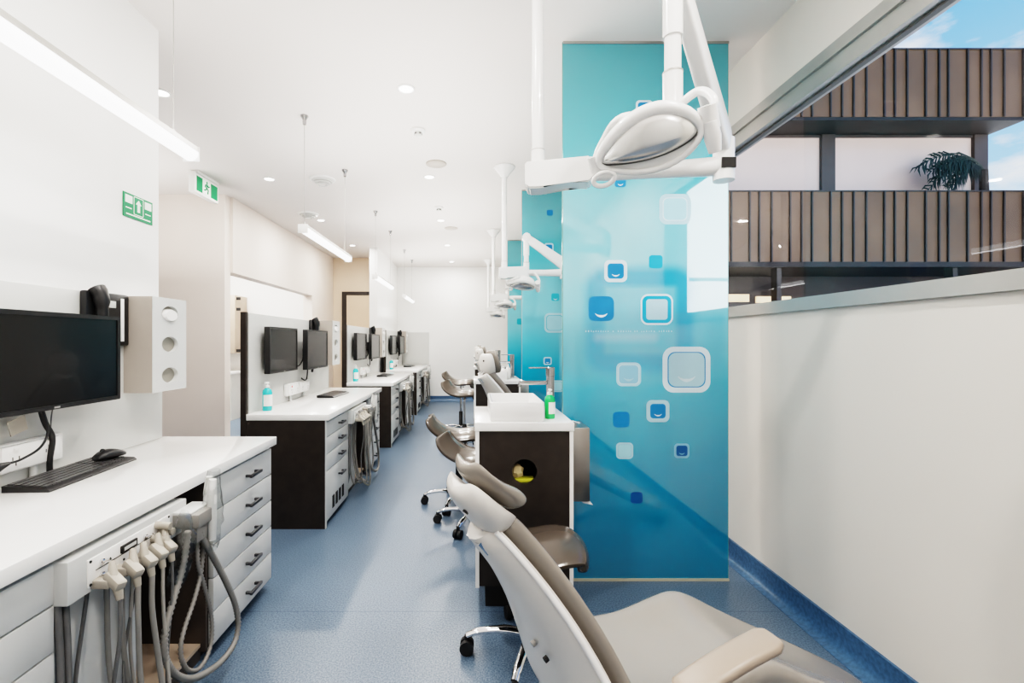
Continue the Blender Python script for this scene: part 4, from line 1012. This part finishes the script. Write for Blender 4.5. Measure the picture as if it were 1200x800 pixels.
for i, y in enumerate((1.43, 3.08, 4.73, 6.43, 8.08, 9.75)): downlight('%s round downlight in the ceiling row above the aisle' % dlw[i], -.43, y)
for i, y in enumerate((3.13, 4.79, 6.42, 8.1)): downlight('%s round downlight in the corridor ceiling row at left' % dlw[i], -2.04, y, 14.)
for lab, x, y in (('added fill downlight above the chair side of the room, behind the viewpoint', .75, -.7), ('added fill downlight above the nearest dental chair, outside the view', .75, .75)): downlight(lab, x, y, 17.)  # two unseen downlights added as fill for the dim chair side
def disc(name, label, cat, x, y, prof, m, grp): 
    o = MB().lathe(prof, 24).build(name, m); o.location = (x, y, H); tag(o, label, cat, grp); return o
def detector(label, x, y):
    t = thing('smoke_detector', label, 'smoke detector', (x, y, H), 0, 'smoke detectors')
    MB().lathe([(.055, 0), (.055, -.012), (.046, -.022), (.046, -.024)], 24).build('base', 'white_pl', t)
    MB().lathe([(.030, -.024), (.028, -.044), (.018, -.050)], 20).build('sensor_head', 'splash', t)
    for i in range(5):
        a = 2 * PI * i / 5 + .3; bx(.026, -.008, -.040, .031, .008, -.028, M4=Matrix.Rotation(a, 4, 'Z')).build('sensing_slot', 'alu_dark', t)
detector('white smoke detector between two downlights on the ceiling', -.42, 3.68); detector('small far smoke detector on the ceiling', -.41, 5.8)
sp0 = disc('ceiling_speaker', 'round grey ceiling speaker beside the nearer smoke detector', 'ceiling speaker', -.335, 4.38, [(.095, 0), (.095, -.006), (.085, -.012), (.01, -.014)], 'taupe_side', 'ceiling speakers')
dup(sp0, (-.31, 6.87, H), 'farther round grey ceiling speaker near the third downlight')
def diffuser(label, x, y):
    t = thing('air_diffuser', label, 'air vent', (x, y, H), 0, 'round air diffusers')
    MB().lathe([(.13, 0), (.125, -.012), (.115, -.015)], 28).build('flange', 'white_pl', t)
    for r_, z in ((.105, -.03), (.08, -.045), (.055, -.06)): MB().lathe([(r_, z + .012), (r_ * .9, z), (r_ * .6, z + .002), (r_ * .65, z + .014)], 26).build('cone', 'splash', t)
    MB().cyl((0, 0, 0), (0, 0, -.058), .03, 12).build('core', 'white_pl', t)
diffuser('conical white air diffuser between the pendant wires on the ceiling', -1.51, 4.80); diffuser('farther conical air diffuser at the corridor ceiling', -2.1, 6.1)

# ------------------------------------------------------------------ signs
es = thing('exit_sign', 'green and white running man exit sign hanging from the corridor ceiling', 'exit sign', (-2.66, 4.52, 2.72))
bx(-.03, 0, .0, .03, .42, .185, bev=.004).build('housing', 'white_pl', es)
bx(-.05, .02, .185, .05, .40, .21, bev=.003).build('ceiling_mount', 'white_pl', es)
for ya, yb in ((.03, .13), (.275, .40)): bx(.029, ya, .022, .032, yb, .163).build('green_field', 'sign_green', es)
bx(.029, .13, .022, .0312, .275, .163).build('white_field', 'sign_white', es)
def man(mb, x, cy, cz, s):
    """running-man pictogram, drawn facing +y, on a plane at x"""
    mb.cyl((x, cy + .02 * s, cz + .42 * s), (x + .0015, cy + .02 * s, cz + .42 * s), .10 * s, 12)
    for seg in ([(.0, .30), (-.06, .0)], [(-.06, .02), (.16, -.12), (.10, -.42)], [(-.06, .02), (-.16, -.18), (-.38, -.22)], [(.0, .26), (.2, .12), (.32, .2)], [(.0, .26), (-.2, .2), (-.26, .0)]):
        mb.tube([(x + .0008, cy + a * s, cz + b * s) for a, b in seg], .055 * s, 6)
mb = MB(); man(mb, .0312, .205, .092, .13); mb.build('running_man', 'sign_green', es)
fs = thing('safety_sign', 'green safety sign with white boxes on the near left wall', 'sign', (XL + .001, 2.25, 1.895))
bx(0, 0, 0, .004, .205, .115).build('plate', 'sign_green', fs)
for ya, yb in ((.012, .06), (.147, .195)): bx(.0035, ya, .068, .0045, yb, .105).build('white_box', 'sign_white', fs)
mb = MB(); q = rrect(.103, .066, .034, .044, .004, 2); q2 = rrect(.103, .066, .031, .041, .003, 2)
a = mb.ring([(.0046, y, z) for y, z in q]); b = mb.ring([(.0046, y, z) for y, z in q2]); c = mb.ring([(.0038, y, z) for y, z in q2]); d = mb.ring([(.0038, y, z) for y, z in q]); mb.bridge(a, b); mb.bridge(b, c); mb.bridge(c, d); mb.bridge(d, a); mb.build('frame_line', 'sign_white', fs)
mb = MB(); mb.prism([(.0038, y, z) for y, z in ((.103, .098), (.123, .075), (.112, .075), (.112, .038), (.094, .038), (.094, .075), (.083, .075))], (.0009, 0, 0)); mb.build('arrow', 'sign_white', fs)
bx(.0035, .018, .012, .0045, .188, .018).build('text_line', 'sign_white', fs)
bx(.0035, .015, .042, .0045, .055, .047).build('text_line', 'sign_white', fs); bx(.0035, .15, .042, .0045, .19, .047).build('text_line', 'sign_white', fs)

# ------------------------------------------------------------------ sky, sun, room lights, camera
wd = bpy.data.worlds.new('sky'); bpy.context.scene.world = wd; wd.use_nodes = True
nt = wd.node_tree; N = nt.nodes; L = nt.links; bg = N['Background']
tc = N.new('ShaderNodeTexCoord'); sp = N.new('ShaderNodeSeparateXYZ'); L.new(tc.outputs['Generated'], sp.inputs[0])
rp = N.new('ShaderNodeValToRGB'); e = rp.color_ramp.elements
e[0].position = .0; e[0].color = (.42, .66, .92, 1); e[1].position = .6; e[1].color = (.05, .26, .72, 1)
L.new(sp.outputs['Z'], rp.inputs['Fac'])
mp = N.new('ShaderNodeMapping'); mp.inputs['Scale'].default_value = (2.2, 2.2, 5.); L.new(tc.outputs['Generated'], mp.inputs['Vector'])
nz = N.new('ShaderNodeTexNoise'); nz.inputs['Scale'].default_value = 2.2; nz.inputs['Detail'].default_value = 7; nz.inputs['Roughness'].default_value = .55; L.new(mp.outputs[0], nz.inputs['Vector'])
cr2 = N.new('ShaderNodeValToRGB'); cr2.color_ramp.elements[0].position = .55; cr2.color_ramp.elements[1].position = .72; L.new(nz.outputs['Fac'], cr2.inputs['Fac'])
mx = N.new('ShaderNodeMix'); mx.data_type = 'RGBA'; L.new(cr2.outputs['Color'], mx.inputs['Factor']); L.new(rp.outputs['Color'], mx.inputs['A']); mx.inputs['B'].default_value = (.95, .95, .95, 1)
L.new(mx.outputs['Result'], bg.inputs['Color']); bg.inputs['Strength'].default_value = 1.25
sd = bpy.data.lights.new('sun', 'SUN'); sd.energy = 30; sd.angle = .02; so = bpy.data.objects.new('sun', sd); COL.objects.link(so)
so.rotation_euler = V((.45, -.55, -.70)).to_track_quat('-Z', 'Y').to_euler()
# side room lamp, then added upward fill lamps without fixtures to brighten the ceiling
def area(name, loc, sx, sy, e, col=(1, .97, .94)):
    ld = bpy.data.lights.new(name, 'AREA'); ld.shape = 'RECTANGLE'; ld.size = sx; ld.size_y = sy; ld.energy = e; ld.color = col
    lo = bpy.data.objects.new(name, ld); COL.objects.link(lo); lo.location = loc; return lo
area('side_room_lamp', (-3.9, 7.0, 2.9), 1.2, 1.2, 75, (1, .96, .90))
for nm, x, y, e, sx, sy in (('near_fill_light', .0, -.4, 24, 2., 1.6), ('aisle_fill_light', -.35, 3.3, 19, 1.2, 2.), ('aisle_fill_light', -.35, 5.9, 19, 1.2, 2.), ('aisle_fill_light', -.35, 8.5, 19, 1.2, 2.), ('alcove_fill_light', -3.4, 4.0, 22, 1., 1.)):
    area(nm, (x, y, 1.95), sx, sy, e, (1, .935, .875)).rotation_euler = (PI, 0, 0)

cd_ = bpy.data.cameras.new('camera'); cam = bpy.data.objects.new('camera', cd_); COL.objects.link(cam)
cam.location = (0, 0, 1.3); cam.rotation_euler = (PI / 2, 0, 0)
cd_.sensor_width = 36; cd_.lens = 36 * 560 / 1200; cd_.shift_x = 46 / 1200; cd_.shift_y = 0; cd_.clip_start = .02; cd_.clip_end = 200
sc = bpy.context.scene; sc.camera = cam
sc.view_settings.view_transform = 'Filmic'; sc.view_settings.look = 'Very High Contrast'; sc.view_settings.exposure = .30
